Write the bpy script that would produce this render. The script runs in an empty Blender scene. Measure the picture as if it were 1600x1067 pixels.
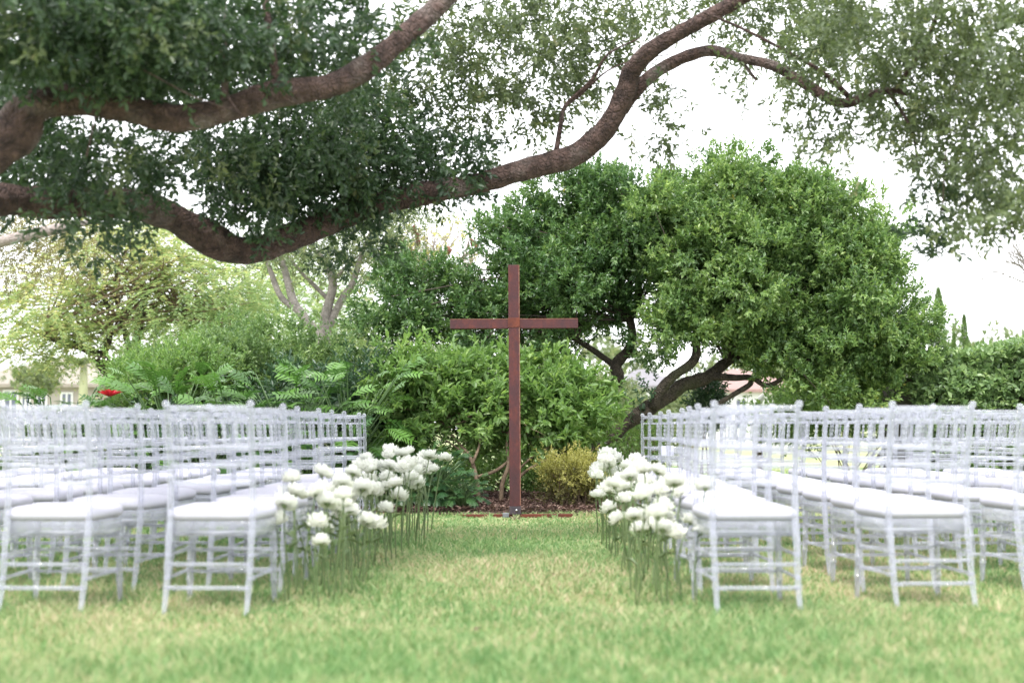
import bpy, math, random
import numpy as np
from mathutils import Vector
random.seed(7); rng = np.random.default_rng(7)
S = bpy.context.scene; COL = S.collection
R = math.radians

# ------------------------------------------------------------ camera
H = 0.83; FPX = 2222.0; TH = math.atan(134.5/FPX)
cd = bpy.data.cameras.new('camera'); cam = bpy.data.objects.new('camera', cd); COL.objects.link(cam)
cam.location = (0, 0, H); cam.rotation_euler = (math.pi/2+TH, 0, 0)
cd.lens = 50; cd.sensor_width = 36; cd.clip_end = 2000; cd.clip_start = 0.05
cd.dof.use_dof = True; cd.dof.focus_distance = 13.6; cd.dof.aperture_fstop = 1.8
S.camera = cam
# ------------------------------------------------------------ world and sun (bright overcast)
SUN_EL, SUN_AZ = R(63), R(200)
w = bpy.data.worlds.new('World'); S.world = w; w.use_nodes = True
nt = w.node_tree; bg = nt.nodes['Background']
sky = nt.nodes.new('ShaderNodeTexSky'); sky.sky_type = 'NISHITA'; sky.sun_disc = False
sky.sun_elevation = SUN_EL; sky.sun_rotation = SUN_AZ
hs = nt.nodes.new('ShaderNodeHueSaturation'); hs.inputs['Saturation'].default_value = 0.22; hs.inputs['Value'].default_value = 1.0
mx = nt.nodes.new('ShaderNodeMix'); mx.data_type = 'RGBA'; mx.inputs['Factor'].default_value = 0.65
mx.inputs['B'].default_value = (11.5, 11.6, 12.0, 1)
nt.links.new(sky.outputs[0], hs.inputs['Color']); nt.links.new(hs.outputs[0], mx.inputs['A'])
nt.links.new(mx.outputs['Result'], bg.inputs['Color']); bg.inputs['Strength'].default_value = 0.105
sl = bpy.data.lights.new('sun', 'SUN'); sl.energy = 1.5; sl.angle = R(12); sl.color = (1, .96, .9)
so = bpy.data.objects.new('sun', sl); COL.objects.link(so)
# direction towards the sun: behind the camera, above, slightly left
dv = Vector((-0.35*math.cos(SUN_EL), -0.94*math.cos(SUN_EL), math.sin(SUN_EL)))
so.rotation_euler = dv.to_track_quat('Z', 'Y').to_euler(); so.location = (0, 0, 20)
S.view_settings.view_transform = 'Standard'; S.view_settings.look = 'None'
S.view_settings.gamma = 1; S.view_settings.use_curve_mapping = False
S.view_settings.exposure = 1.5
S.render.engine = 'CYCLES'
S.cycles.max_bounces = 12; S.cycles.transparent_max_bounces = 40; S.cycles.transmission_bounces = 8

# ------------------------------------------------------------ helpers
def P(px, py, d):
    """world point seen at pixel (px,py) of the 1600x1067 photo, at distance d along +Y"""
    x = (px-800)/FPX; z = (533.5-py)/FPX
    Y = math.cos(TH)-z*math.sin(TH); Z = math.sin(TH)+z*math.cos(TH)
    return Vector((x/Y*d, d, H+Z/Y*d))
def sc(d): return FPX/d        # pixels per metre at distance d

def nmat(name):
    m = bpy.data.materials.new(name); m.use_nodes = True
    t = m.node_tree; return m, t, t.nodes['Principled BSDF'], t.nodes['Material Output']
def N(t, kind, **kw):
    n = t.nodes.new('ShaderNode'+kind)
    for k, v in kw.items():
        if k in n.inputs: n.inputs[k].default_value = v
        else: setattr(n, k, v)
    return n
def ramp(t, fac, stops):
    r = t.nodes.new('ShaderNodeValToRGB'); e = r.color_ramp.elements
    while len(e) < len(stops): e.new(0.5)
    for i, (p, c) in enumerate(stops): e[i].position = p; e[i].color = (*c, 1)
    t.links.new(fac, r.inputs[0]); return r.outputs[0]
def leafmat(name, stops, rough=.42, trans=.3, tcol=1.6, spec=.5):
    m, t, b, o = nmat(name)
    a = N(t, 'Attribute'); a.attribute_name = 'var'
    stops = [(p, (q[0]+.035*q[1], q[1], q[2]+.07*q[1])) for p, q in stops]
    c = ramp(t, a.outputs['Fac'], stops)
    t.links.new(c, b.inputs['Base Color']); b.inputs['Roughness'].default_value = rough
    b.inputs['Specular IOR Level'].default_value = spec
    tr = N(t, 'BsdfTranslucent'); g = N(t, 'Mix', data_type='RGBA', blend_type='MULTIPLY'); g.inputs['Factor'].default_value = 1
    t.links.new(c, g.inputs['A']); g.inputs['B'].default_value = (tcol*1.02, tcol*1.05, tcol*.75, 1)
    t.links.new(g.outputs['Result'], tr.inputs[0])
    mix = N(t, 'MixShader'); mix.inputs[0].default_value = trans
    t.links.new(b.outputs[0], mix.inputs[1]); t.links.new(tr.outputs[0], mix.inputs[2]); t.links.new(mix.outputs[0], o.inputs[0])
    return m
def barkmat(name, c1, c2, scale=18, bump=.6, lichen=None):
    m, t, b, o = nmat(name)
    tc = N(t, 'TexCoord'); mp = N(t, 'Mapping'); mp.inputs['Scale'].default_value = (1, 1, 1)
    t.links.new(tc.outputs['Object'], mp.inputs[0])
    n1 = N(t, 'TexNoise', Scale=scale, Detail=8.0, Roughness=.7); t.links.new(mp.outputs[0], n1.inputs['Vector'])
    v = N(t, 'TexVoronoi', Scale=scale*2.2); v.feature = 'DISTANCE_TO_EDGE'
    n0 = N(t, 'TexNoise', Scale=scale*.5, Detail=3.0); t.links.new(mp.outputs[0], n0.inputs['Vector'])
    ad = N(t, 'MixRGB'); ad.inputs[0].default_value = .12; t.links.new(mp.outputs[0], ad.inputs[1]); t.links.new(n0.outputs['Color'], ad.inputs[2])
    t.links.new(ad.outputs[0], v.inputs['Vector'])
    c = ramp(t, n1.outputs['Fac'], [(.3, c1), (.7, c2)])
    if lichen:
        n2 = N(t, 'TexNoise', Scale=3.5, Detail=5.0); t.links.new(mp.outputs[0], n2.inputs['Vector'])
        f = ramp(t, n2.outputs['Fac'], [(.53, (0,0,0)), (.68, (1,1,1))])
        mm = N(t, 'MixRGB'); t.links.new(f, mm.inputs[0]); t.links.new(c, mm.inputs[1]); mm.inputs[2].default_value = (*lichen, 1); c = mm.outputs[0]
    t.links.new(c, b.inputs['Base Color']); b.inputs['Roughness'].default_value = .9
    mu = N(t, 'Math', operation='ADD'); t.links.new(n1.outputs['Fac'], mu.inputs[0])
    cr = N(t, 'Math', operation='MULTIPLY'); cr.inputs[1].default_value = 2.0
    mi = N(t, 'Math', operation='MINIMUM'); mi.inputs[1].default_value = .25
    t.links.new(v.outputs['Distance'], mi.inputs[0]); t.links.new(mi.outputs[0], cr.inputs[0]); t.links.new(cr.outputs[0], mu.inputs[1])
    bp = N(t, 'Bump', Strength=bump, Distance=.035); t.links.new(mu.outputs[0], bp.inputs['Height']); t.links.new(bp.outputs[0], b.inputs['Normal'])
    return m
def plain(name, c, rough=.6, metal=0.0, noise=None, bump=0.0):
    m, t, b, o = nmat(name); b.inputs['Roughness'].default_value = rough; b.inputs['Metallic'].default_value = metal
    if noise:
        tc = N(t, 'TexCoord'); n = N(t, 'TexNoise', Scale=noise[0], Detail=6.0); t.links.new(tc.outputs['Object'], n.inputs['Vector'])
        t.links.new(ramp(t, n.outputs['Fac'], [(.35, c), (.65, noise[1])]), b.inputs['Base Color'])
        if bump:
            bp = N(t, 'Bump', Strength=bump, Distance=.01); t.links.new(n.outputs['Fac'], bp.inputs['Height']); t.links.new(bp.outputs[0], b.inputs['Normal'])
    else: b.inputs['Base Color'].default_value = (*c, 1)
    return m

def mesh_np(name, verts, faces, mat, var=None, smooth=False):
    """verts (n,3) array, faces (m,k) array"""
    me = bpy.data.meshes.new(name); verts = np.asarray(verts, dtype=np.float32); faces = np.asarray(faces, dtype=np.int32)
    n, (m, k) = len(verts), faces.shape
    me.vertices.add(n); me.vertices.foreach_set('co', verts.ravel())
    me.loops.add(m*k); me.loops.foreach_set('vertex_index', faces.ravel())
    me.polygons.add(m); me.polygons.foreach_set('loop_start', np.arange(0, m*k, k, dtype=np.int32))
    try: me.polygons.foreach_set('loop_total', np.full(m, k, dtype=np.int32))
    except Exception: pass
    if smooth: me.polygons.foreach_set('use_smooth', np.ones(m, dtype=bool))
    if var is not None:
        at = me.attributes.new('var', 'FLOAT', 'POINT'); at.data.foreach_set('value', np.asarray(var, dtype=np.float32))
    me.update(calc_edges=True); me.materials.append(mat); return me
def link(name, me, parent=None, **props):
    o = bpy.data.objects.new(name, me); COL.objects.link(o)
    if parent is not None:
        o.parent = parent
        o.location = -parent.location if parent.get('world_children') else (0, 0, 0)
    for k, v in props.items(): o[k] = v
    return o
def thing(name, label, cat, loc=(0,0,0), rz=0, group=None, world=False):
    o = bpy.data.objects.new(name, None); COL.objects.link(o); o.location = loc; o.rotation_euler = (0,0,rz)
    o.empty_display_size = .1; o['label'] = label; o['category'] = cat
    if group: o['group'] = group
    if world: o['world_children'] = 1          # parts are modelled in world coordinates
    return o

class MB:
    def __init__(s): s.v = []; s.f = []; s.sm = []
    def add(s, vs, fs, smooth=False):
        k = len(s.v); s.v += [tuple(v) for v in vs]; s.f += [tuple(i+k for i in f) for f in fs]; s.sm += [smooth]*len(fs)
    def box(s, x0, x1, y0, y1, z0, z1):
        s.add([(x0,y0,z0),(x1,y0,z0),(x1,y1,z0),(x0,y1,z0),(x0,y0,z1),(x1,y0,z1),(x1,y1,z1),(x0,y1,z1)],
              [(0,3,2,1),(4,5,6,7),(0,1,5,4),(1,2,6,5),(2,3,7,6),(3,0,4,7)])
    def bbox(s, x0, x1, y0, y1, z0, z1, b):
        """box with chamfered edges"""
        vs = []; 
        import itertools
        bm = bmesh.new(); bmesh.ops.create_cube(bm, size=1)
        for v in bm.verts: v.co = ((x0+x1)/2+v.co.x*(x1-x0), (y0+y1)/2+v.co.y*(y1-y0), (z0+z1)/2+v.co.z*(z1-z0))
        bmesh.ops.bevel(bm, geom=list(bm.edges), offset=b, segments=2, affect='EDGES', profile=.6)
        bm.verts.ensure_lookup_table(); bm.verts.index_update()
        s.add([v.co[:] for v in bm.verts], [[v.index for v in f.verts] for f in bm.faces]); bm.free()
    def tube(s, pts, rad, n=8, cap=True, jit=0.0, smooth=True):
        pts = [Vector(p) for p in pts]; rs = rad if hasattr(rad, '__len__') else [rad]*len(pts)
        ring = []; up = None
        for i, p in enumerate(pts):
            t = (pts[min(i+1, len(pts)-1)]-pts[max(i-1, 0)]).normalized()
            if up is None: up = Vector((0,0,1)) if abs(t.z) < .9 else Vector((1,0,0))
            a = (up-t*up.dot(t)).normalized(); b = t.cross(a); up = a
            for j in range(n):
                an = 2*math.pi*j/n; r = rs[i]*(1+(random.random()-.5)*jit)
                ring.append(p+a*math.cos(an)*r+b*math.sin(an)*r)
        fs = []
        for i in range(len(pts)-1):
            for j in range(n):
                fs.append((i*n+j, i*n+(j+1) % n, (i+1)*n+(j+1) % n, (i+1)*n+j))
        k = len(pts)*n
        if cap: fs += [tuple(range(n))[::-1], tuple(range(k-n, k))]
        s.add(ring, fs, smooth)
    def build(s, name, mat, parent=None, **props):
        me = s.mesh(name, mat); return link(name, me, parent, **props)
    def mesh(s, name, mat):
        me = bpy.data.meshes.new(name); me.from_pydata(s.v, [], s.f)
        me.polygons.foreach_set('use_smooth', s.sm); me.materials.append(mat); me.update(); return me
import bmesh
def crom(pts, step):
    """Catmull-Rom through (x,y,z,r) points"""
    p = [np.array(q, float) for q in pts]; p = [2*p[0]-p[1]]+p+[2*p[-1]-p[-2]]; out = []
    for i in range(1, len(p)-2):
        n = max(1, int(np.linalg.norm(p[i+1][:3]-p[i][:3])/step))
        for k in range(n):
            t = k/n
            out.append(.5*((2*p[i])+(-p[i-1]+p[i+1])*t+(2*p[i-1]-5*p[i]+4*p[i+1]-p[i+2])*t*t+(-p[i-1]+3*p[i]-3*p[i+1]+p[i+2])*t**3))
    out.append(p[-2]); return out
def vnoise(q):      # cheap smooth 3-D wobble
    x, y, z = q
    return (math.sin(x*7.1+y*3.3+1.7)+math.sin(y*9.7-z*5.1+.6)+math.sin(z*8.3+x*4.9+2.9)+.6*math.sin(x*23+z*17)+.6*math.sin(y*29-x*19))/4.2
def limb_mesh(mb, pts, n=18, step=.04, rough=.12):
    """bumpy tapered limb; pts = (Vector, r)"""
    c = crom([(*p, r) for p, r in pts], step); ring = []; up = None
    for i, q in enumerate(c):
        p = Vector(q[:3]); t = (Vector(c[min(i+1, len(c)-1)][:3])-Vector(c[max(i-1, 0)][:3])).normalized()
        if up is None: up = Vector((0,0,1)) if abs(t.z) < .9 else Vector((1,0,0))
        a = (up-t*up.dot(t)).normalized(); b = t.cross(a); up = a
        for j in range(n):
            an = 2*math.pi*j/n; dr = a*math.cos(an)+b*math.sin(an)
            ridge = .35*math.sin(an*5+i*.15+math.sin(i*.21)*1.5)+.25*math.sin(an*9-i*.11)
            r = max(q[3], .002)*(1+rough*(vnoise((p+dr*q[3])*1.6)*1.3+.35*ridge+(random.random()-.5)*.35))
            ring.append(p+dr*r)
    fs = [(i*n+j, i*n+(j+1) % n, (i+1)*n+(j+1) % n, (i+1)*n+j) for i in range(len(c)-1) for j in range(n)]
    k = len(c)*n; fs += [tuple(range(n))[::-1], tuple(range(k-n, k))]
    mb.add(ring, fs, True)

# ------------------------------------------------------------ foliage
def unit(a): return a/np.maximum(np.linalg.norm(a, axis=-1, keepdims=True), 1e-9)
def leaves(C, A, Nn, L, W, var, hi=False, fold=.25, droop=.12):
    """C base points, A leaf axes, Nn normals -> verts, quads, var"""
    A = unit(A); Nn = unit(Nn-A*np.sum(A*Nn, 1, keepdims=True)); B = np.cross(A, Nn)
    L = L[:, None]; W = W[:, None]; n = len(C)
    tip = C+A*L-Nn*L*droop
    if hi:
        a1, a2 = C+A*L*.3, C+A*L*.68-Nn*L*droop*.4
        up = Nn*W*fold
        V = np.stack([C, a1-B*W*.42+up, a2-B*W*.44+up, tip, a2+B*W*.44+up, a1+B*W*.42+up], 1)
        F = np.array([[0,1,2,3],[0,3,4,5]])[None]+np.arange(n)[:, None, None]*6
        return V.reshape(-1, 3), F.reshape(-1, 4), np.repeat(var, 6)
    m = C+A*L*.48; up = Nn*W*fold
    V = np.stack([C, m-B*W*.5+up, tip, m+B*W*.5+up], 1)
    F = np.array([[0,1,2],[0,2,3]])[None]+np.arange(n)[:, None, None]*4
    return V.reshape(-1, 3), F.reshape(-1, 3), np.repeat(var, 4)
def sprigs(O, T, length, k, L, W, splay=.8, vs=None, hi=False, planar=False, jitter=.35, droop=.12):
    """O origins (n,3), T directions; k leaves along each sprig"""
    n = len(O); T = unit(T); ref = np.where(np.abs(T[:, 2:3]) < .9, np.array([[0,0,1.]]), np.array([[1.,0,0]]))
    U = unit(np.cross(T, ref)); V = np.cross(U, T)
    ph = rng.uniform(0, 6.28, (n, 1)); j = np.arange(k)[None]
    if planar: an = (j % 2)*math.pi+rng.normal(0, .15, (n, k))
    else: an = ph+j*2.4+rng.normal(0, .3, (n, k))
    ca, sa = np.cos(an)[..., None], np.sin(an)[..., None]
    rad = U[:, None]*ca+V[:, None]*sa
    s = (j+.5)/k+rng.normal(0, .04, (n, k)); ln = length*rng.uniform(.7, 1.3, (n, 1))
    C = O[:, None]+T[:, None]*(s*ln)[..., None]
    if planar: C = C - np.array([0,0,1.])*((s*ln)[..., None]**2)*.6/ max(length, .01)
    sp = splay*(1.15-.55*s)[..., None]
    A = T[:, None]*(1-.25*sp)+rad*sp+rng.normal(0, jitter, (n, k, 3))*.6
    Nn = T[:, None]*.9+np.array([0,0,.7])+rng.normal(0, jitter, (n, k, 3)) if not planar else V[:, None]+rng.normal(0, .25, (n, k, 3))
    vv = (.55*(rng.random((n, 1)) if vs is None else vs[:, None])+.45*rng.random((n, k)))
    sz = rng.uniform(.65, 1.2, (n, k))
    return leaves(C.reshape(-1,3), A.reshape(-1,3), Nn.reshape(-1,3), (L*sz).ravel(), (W*sz*rng.uniform(.8,1.2,(n,k))).ravel(), vv.ravel(), hi, droop=droop)
def lumps(ells, m, nper, rl, shell=.3, upbias=.45, flat=1.0, cutz=None):
    """ells: (center Vector, rx, ry, rz, weight). returns origins, dirs, lump centres, per-sprig lump tone"""
    wts = np.array([e[4] for e in ells], float); wts /= wts.sum(); idx = rng.choice(len(ells), m, p=wts)
    c = np.array([ells[i][0] for i in idx]); r = np.array([ells[i][1:4] for i in idx])
    u = unit(rng.normal(size=(m, 3))); q = rng.random((m, 1))**shell
    LC = c+u*r*q; out = unit(u/r)
    tone = rng.random(m)
    O = np.repeat(LC, nper, 0)+rng.normal(size=(m*nper, 3))*rl*np.array([1,1,flat])
    D = unit(np.repeat(out, nper, 0)+rng.normal(size=(m*nper, 3))*.55+np.array([0,0,upbias]))
    tn = np.clip(np.repeat(tone, nper)*.6+rng.random(m*nper)*.4, 0, 1)
    if cutz is not None:
        k = O[:, 2] > cutz; O, D, tn = O[k], D[k], tn[k]
    return O, D, LC, tn
def lobes(ells, m, r0, r1, flat=.75):
    w_ = np.array([e[4]*e[1]*e[3] for e in ells], float); w_ /= w_.sum(); out = []
    for i in rng.choice(len(ells), m, p=w_):
        c, rx, ry, rz, _ = ells[i]; u = unit(rng.normal(size=3)); q = rng.random()**.3*.86; a = rng.uniform(r0, r1)
        out.append((Vector((c[0]+u[0]*rx*q, c[1]+u[1]*ry*q, c[2]+u[2]*rz*q)), a, a, a*flat, a*a))
    return out
def foliage(name, parts, mat, parent, stuff=True, **props):
    V = []; F = []; A = []; k = 0
    for v, f, a in parts: V.append(v); F.append(f+k); A.append(a); k += len(v)
    o = link(name, mesh_np(name, np.concatenate(V), np.concatenate(F), mat, np.concatenate(A)), parent, **props)
    if stuff: o['kind'] = 'stuff'
    return o
def twigs(mb, root, targets, r0, n=5, sag=.1, segs=5):
    root = Vector(root)
    for t in targets:
        t = Vector(t); mid = root.lerp(t, .5)+Vector((random.uniform(-1,1), random.uniform(-1,1), random.uniform(-.3,1)))*(t-root).length*.14
        pts = []; 
        for i in range(segs+1):
            s = i/segs; p = root*(1-s)**2+mid*2*s*(1-s)+t*s*s
            pts.append(p+Vector([random.uniform(-1,1) for _ in range(3)])*.012*(0 < i < segs))
        mb.tube(pts, [r0*(1-.8*i/segs) for i in range(segs+1)], n, cap=False)

# ------------------------------------------------------------ materials
M = {}
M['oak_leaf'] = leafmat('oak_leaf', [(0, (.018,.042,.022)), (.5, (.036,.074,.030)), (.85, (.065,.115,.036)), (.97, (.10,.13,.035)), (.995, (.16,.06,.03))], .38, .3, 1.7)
M['oak_leaf_lit'] = leafmat('oak_leaf_lit', [(0, (.045,.062,.032)), (.5, (.085,.125,.048)), (.85, (.14,.18,.065)), (.98, (.24,.22,.10))], .40, .3, 1.9)  # same oak leaf made lighter: backlight and haze put into the colour
M['glossy_leaf'] = leafmat('glossy_leaf', [(0, (.042,.092,.030)), (.4, (.100,.190,.050)), (.75, (.195,.305,.075)), (.94, (.28,.39,.10)), (.99, (.48,.42,.05))], .36, .32, 1.6)
M['glossy_leaf_dark'] = leafmat('glossy_leaf_dark', [(0, (.030,.072,.027)), (.4, (.066,.145,.040)), (.8, (.13,.23,.055)), (.96, (.18,.27,.065)), (.99, (.40,.34,.05))], .32, .28, 1.6)
M['shrub_leaf'] = leafmat('shrub_leaf', [(0, (.07,.145,.035)), (.5, (.145,.265,.06)), (.9, (.25,.38,.09)), (1, (.36,.46,.12))], .38, .38, 1.5)
M['gold_leaf'] = leafmat('gold_leaf', [(0, (.22,.23,.05)), (.5, (.38,.38,.09)), (1, (.58,.56,.16))], .5, .35, 1.2)
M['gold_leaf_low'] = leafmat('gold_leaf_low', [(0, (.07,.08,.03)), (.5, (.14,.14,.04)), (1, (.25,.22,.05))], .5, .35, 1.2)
M['feather_leaf'] = leafmat('feather_leaf', [(0, (.15,.25,.12)), (.45, (.27,.37,.17)), (.68, (.42,.44,.20)), (.88, (.66,.58,.30)), (1, (.62,.45,.26))], .6, .5, 1.4, .3)
M['olive_leaf'] = leafmat('olive_leaf', [(0, (.11,.11,.05)), (.6, (.20,.19,.08)), (1, (.32,.28,.12))], .6, .35, 1.4, .3)
M['pale_leaf'] = leafmat('pale_leaf', [(0, (.10,.15,.075)), (.6, (.17,.22,.10)), (1, (.28,.30,.12))], .5, .4, 1.5)
M['mound_leaf'] = leafmat('mound_leaf', [(0, (.07,.14,.05)), (.5, (.14,.24,.075)), (1, (.26,.37,.11))], .4, .35, 1.4)
M['hedge_leaf'] = leafmat('hedge_leaf', [(0, (.08,.15,.055)), (.5, (.17,.28,.10)), (.9, (.28,.40,.15)), (1, (.38,.48,.20))], .34, .36, 1.4)
M['dark_leaf'] = leafmat('dark_leaf', [(0, (.025,.06,.03)), (.6, (.05,.11,.05)), (1, (.09,.17,.06))], .36, .3, 1.4)
M['red_leaf'] = leafmat('red_leaf', [(0, (.45,.01,.03)), (1, (.7,.04,.08))], .4, .3, 1.2)
M['oak_bark'] = barkmat('oak_bark', (.014,.008,.007), (.17,.105,.09), 15, 1.0, (.20,.16,.145))
M['bark_brown'] = barkmat('bark_brown', (.022,.018,.012), (.10,.08,.058), 16, 1.0, (.06,.062,.03))
M['bark_grey'] = barkmat('bark_grey', (.16,.145,.13), (.34,.31,.28), 12, .4)
M['bark_pale'] = barkmat('bark_pale', (.22,.18,.165), (.38,.33,.31), 16, .4)
M['stem_brown'] = plain('stem_brown', (.13,.09,.06), .85, noise=(30, (.22,.16,.11)), bump=.4)
M['twig'] = plain('twig', (.07,.055,.045), .9)

def bigleaf(name, c1, c2):
    m, t, b, o = nmat(name)
    oi = N(t, 'ObjectInfo'); c = ramp(t, oi.outputs['Random'], [(0, c1), (1, c2)])
    t.links.new(c, b.inputs['Base Color']); b.inputs['Roughness'].default_value = .32
    tr = N(t, 'BsdfTranslucent'); t.links.new(c, tr.inputs[0]); mix = N(t, 'MixShader'); mix.inputs[0].default_value = .3
    t.links.new(b.outputs[0], mix.inputs[1]); t.links.new(tr.outputs[0], mix.inputs[2]); t.links.new(mix.outputs[0], o.inputs[0]); return m
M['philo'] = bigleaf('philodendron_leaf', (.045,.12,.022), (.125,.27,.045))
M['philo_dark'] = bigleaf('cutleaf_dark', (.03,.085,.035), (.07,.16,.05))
M['petiole'] = plain('petiole', (.08,.14,.05), .5)

def grassmat(name, blade):
    m, t, b, o = nmat(name)
    g = N(t, 'NewGeometry'); mp = N(t, 'Mapping'); mp.inputs['Scale'].default_value = (1, .55, 0)
    t.links.new(g.outputs['Position'], mp.inputs[0])
    n1 = N(t, 'TexNoise', Scale=.8, Detail=5.0, Roughness=.6); t.links.new(mp.outputs[0], n1.inputs['Vector'])
    n2 = N(t, 'TexNoise', Scale=7.0, Detail=5.0, Roughness=.65); t.links.new(mp.outputs[0], n2.inputs['Vector'])
    s = N(t, 'Math', operation='MULTIPLY_ADD'); s.inputs[1].default_value = .5; t.links.new(n1.outputs['Fac'], s.inputs[0])
    s2 = N(t, 'Math', operation='MULTIPLY'); s2.inputs[1].default_value = .5; t.links.new(n2.outputs['Fac'], s2.inputs[0]); t.links.new(s2.outputs[0], s.inputs[2])
    last = s.outputs[0]
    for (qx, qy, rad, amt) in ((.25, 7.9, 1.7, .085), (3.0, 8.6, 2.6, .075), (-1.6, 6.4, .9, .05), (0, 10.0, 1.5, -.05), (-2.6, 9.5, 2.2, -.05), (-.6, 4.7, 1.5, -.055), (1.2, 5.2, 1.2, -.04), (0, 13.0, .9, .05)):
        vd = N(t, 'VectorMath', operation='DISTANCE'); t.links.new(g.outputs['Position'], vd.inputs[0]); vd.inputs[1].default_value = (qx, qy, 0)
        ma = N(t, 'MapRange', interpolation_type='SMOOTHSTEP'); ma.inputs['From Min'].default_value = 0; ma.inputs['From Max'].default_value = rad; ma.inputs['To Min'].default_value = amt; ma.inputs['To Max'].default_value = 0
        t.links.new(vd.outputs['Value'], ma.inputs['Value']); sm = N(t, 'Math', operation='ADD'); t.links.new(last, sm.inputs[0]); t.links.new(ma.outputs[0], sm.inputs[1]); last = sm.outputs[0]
    if blade:
        a = N(t, 'Attribute'); a.attribute_name = 'var'
        ad = N(t, 'Math', operation='MULTIPLY_ADD'); ad.inputs[1].default_value = .40; t.links.new(a.outputs['Fac'], ad.inputs[0]); t.links.new(last, ad.inputs[2])
        sb = N(t, 'Math', operation='SUBTRACT'); sb.inputs[1].default_value = .20; t.links.new(ad.outputs[0], sb.inputs[0]); last = sb.outputs[0]
        c = ramp(t, last, [(.35, (.13,.26,.085)), (.48, (.23,.37,.13)), (.57, (.34,.43,.19)), (.66, (.50,.47,.27)), (.76, (.60,.49,.34))])
        t.links.new(c, b.inputs['Base Color']); b.inputs['Roughness'].default_value = .55
        tr = N(t, 'BsdfTranslucent'); t.links.new(c, tr.inputs[0]); mix = N(t, 'MixShader'); mix.inputs[0].default_value = .35
        t.links.new(b.outputs[0], mix.inputs[1]); t.links.new(tr.outputs[0], mix.inputs[2]); t.links.new(mix.outputs[0], o.inputs[0])
    else:
        c = ramp(t, last, [(.34, (.12,.19,.065)), (.46, (.20,.26,.10)), (.55, (.32,.31,.16)), (.66, (.42,.34,.21))])
        t.links.new(c, b.inputs['Base Color']); b.inputs['Roughness'].default_value = .9
    return m
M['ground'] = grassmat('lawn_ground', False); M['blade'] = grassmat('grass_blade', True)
M['mulch'] = plain('mulch', (.055,.032,.025), .95, noise=(25, (.13,.08,.06)), bump=.8)
M['chip'] = leafmat('mulch_chip', [(0, (.05,.028,.022)), (.5, (.13,.075,.055)), (.85, (.24,.16,.12)), (1, (.36,.27,.2))], .9, .0)

# clear resin of the chairs: see-through with a milky bluish body and glossy skin
m, t, b, o = nmat('clear_resin'); M['resin'] = m
b.inputs['Base Color'].default_value = (.58,.60,.68,1); b.inputs['Roughness'].default_value = .06; b.inputs['Transmission Weight'].default_value = .38; b.inputs['IOR'].default_value = 1.49
b.inputs['Coat Weight'].default_value = .5
tp = N(t, 'BsdfTransparent'); tp.inputs[0].default_value = (.96,.96,.99,1)
mix = N(t, 'MixShader'); lw = N(t, 'LayerWeight', Blend=.45); mr = N(t, 'MapRange'); mr.inputs['To Min'].default_value = .32; mr.inputs['To Max'].default_value = .92
t.links.new(lw.outputs['Facing'], mr.inputs['Value']); t.links.new(mr.outputs[0], mix.inputs[0])
t.links.new(tp.outputs[0], mix.inputs[1]); t.links.new(b.outputs[0], mix.inputs[2]); t.links.new(mix.outputs[0], o.inputs[0])
M['cushion'] = plain('cushion_fabric', (.47,.465,.54), .8, noise=(60, (.51,.505,.58)), bump=.05)
m, t, b, o = nmat('white_petal'); M['petal'] = m
b.inputs['Base Color'].default_value = (.84,.85,.80,1); b.inputs['Roughness'].default_value = .6
tr = N(t, 'BsdfTranslucent'); tr.inputs[0].default_value = (.80,.81,.74,1); mix = N(t, 'MixShader'); mix.inputs[0].default_value = .3
t.links.new(b.outputs[0], mix.inputs[1]); t.links.new(tr.outputs[0], mix.inputs[2]); t.links.new(mix.outputs[0], o.inputs[0])
M['stem'] = plain('flower_stem', (.07,.12,.04), .5, noise=(9, (.15,.20,.08)))
# rusty steel of the cross
m, t, b, o = nmat('rusty_steel'); M['rust'] = m
tc = N(t, 'TexCoord'); n1 = N(t, 'TexNoise', Scale=8.0, Detail=9.0, Roughness=.75); mp = N(t, 'Mapping'); mp.inputs['Scale'].default_value = (1, 1, .45)
t.links.new(tc.outputs['Object'], mp.inputs[0]); t.links.new(mp.outputs[0], n1.inputs['Vector'])
n3 = N(t, 'TexNoise', Scale=70.0, Detail=5.0); t.links.new(tc.outputs['Object'], n3.inputs['Vector'])
c = ramp(t, n1.outputs['Fac'], [(.34, (.040,.013,.018)), (.5, (.064,.015,.017)), (.64, (.105,.022,.015)), (.78, (.16,.042,.020))])
mm = N(t, 'MixRGB', blend_type='OVERLAY'); mm.inputs[0].default_value = .5; t.links.new(c, mm.inputs[1]); t.links.new(n3.outputs['Fac'], mm.inputs[2])
t.links.new(mm.outputs[0], b.inputs['Base Color']); b.inputs['Roughness'].default_value = .62
bp = N(t, 'Bump', Strength=.25, Distance=.004); t.links.new(n3.outputs['Fac'], bp.inputs['Height']); t.links.new(bp.outputs[0], b.inputs['Normal'])
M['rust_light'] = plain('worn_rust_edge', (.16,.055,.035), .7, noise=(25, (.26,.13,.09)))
M['rust_orange'] = plain('orange_rust', (.075,.017,.012), .8, noise=(14, (.14,.034,.017)), bump=.4)
M['dark_steel'] = plain('dark_steel', (.035,.03,.04), .5, noise=(30, (.07,.05,.06)))
M['bolt'] = plain('bolt_zinc', (.75,.75,.78), .3, 1.0)
M['galv'] = plain('galvanised', (.16,.17,.20), .5, .4, noise=(30, (.26,.27,.30)))
M['house_white'] = plain('house_white', (.74,.75,.78), .8, noise=(2, (.80,.80,.82)))
M['house_cream'] = plain('house_cream', (.36,.33,.30), .8, noise=(2, (.42,.38,.35)))
M['roof_grey'] = plain('roof_grey', (.16,.155,.17), .8, noise=(9, (.21,.20,.22)))
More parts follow.
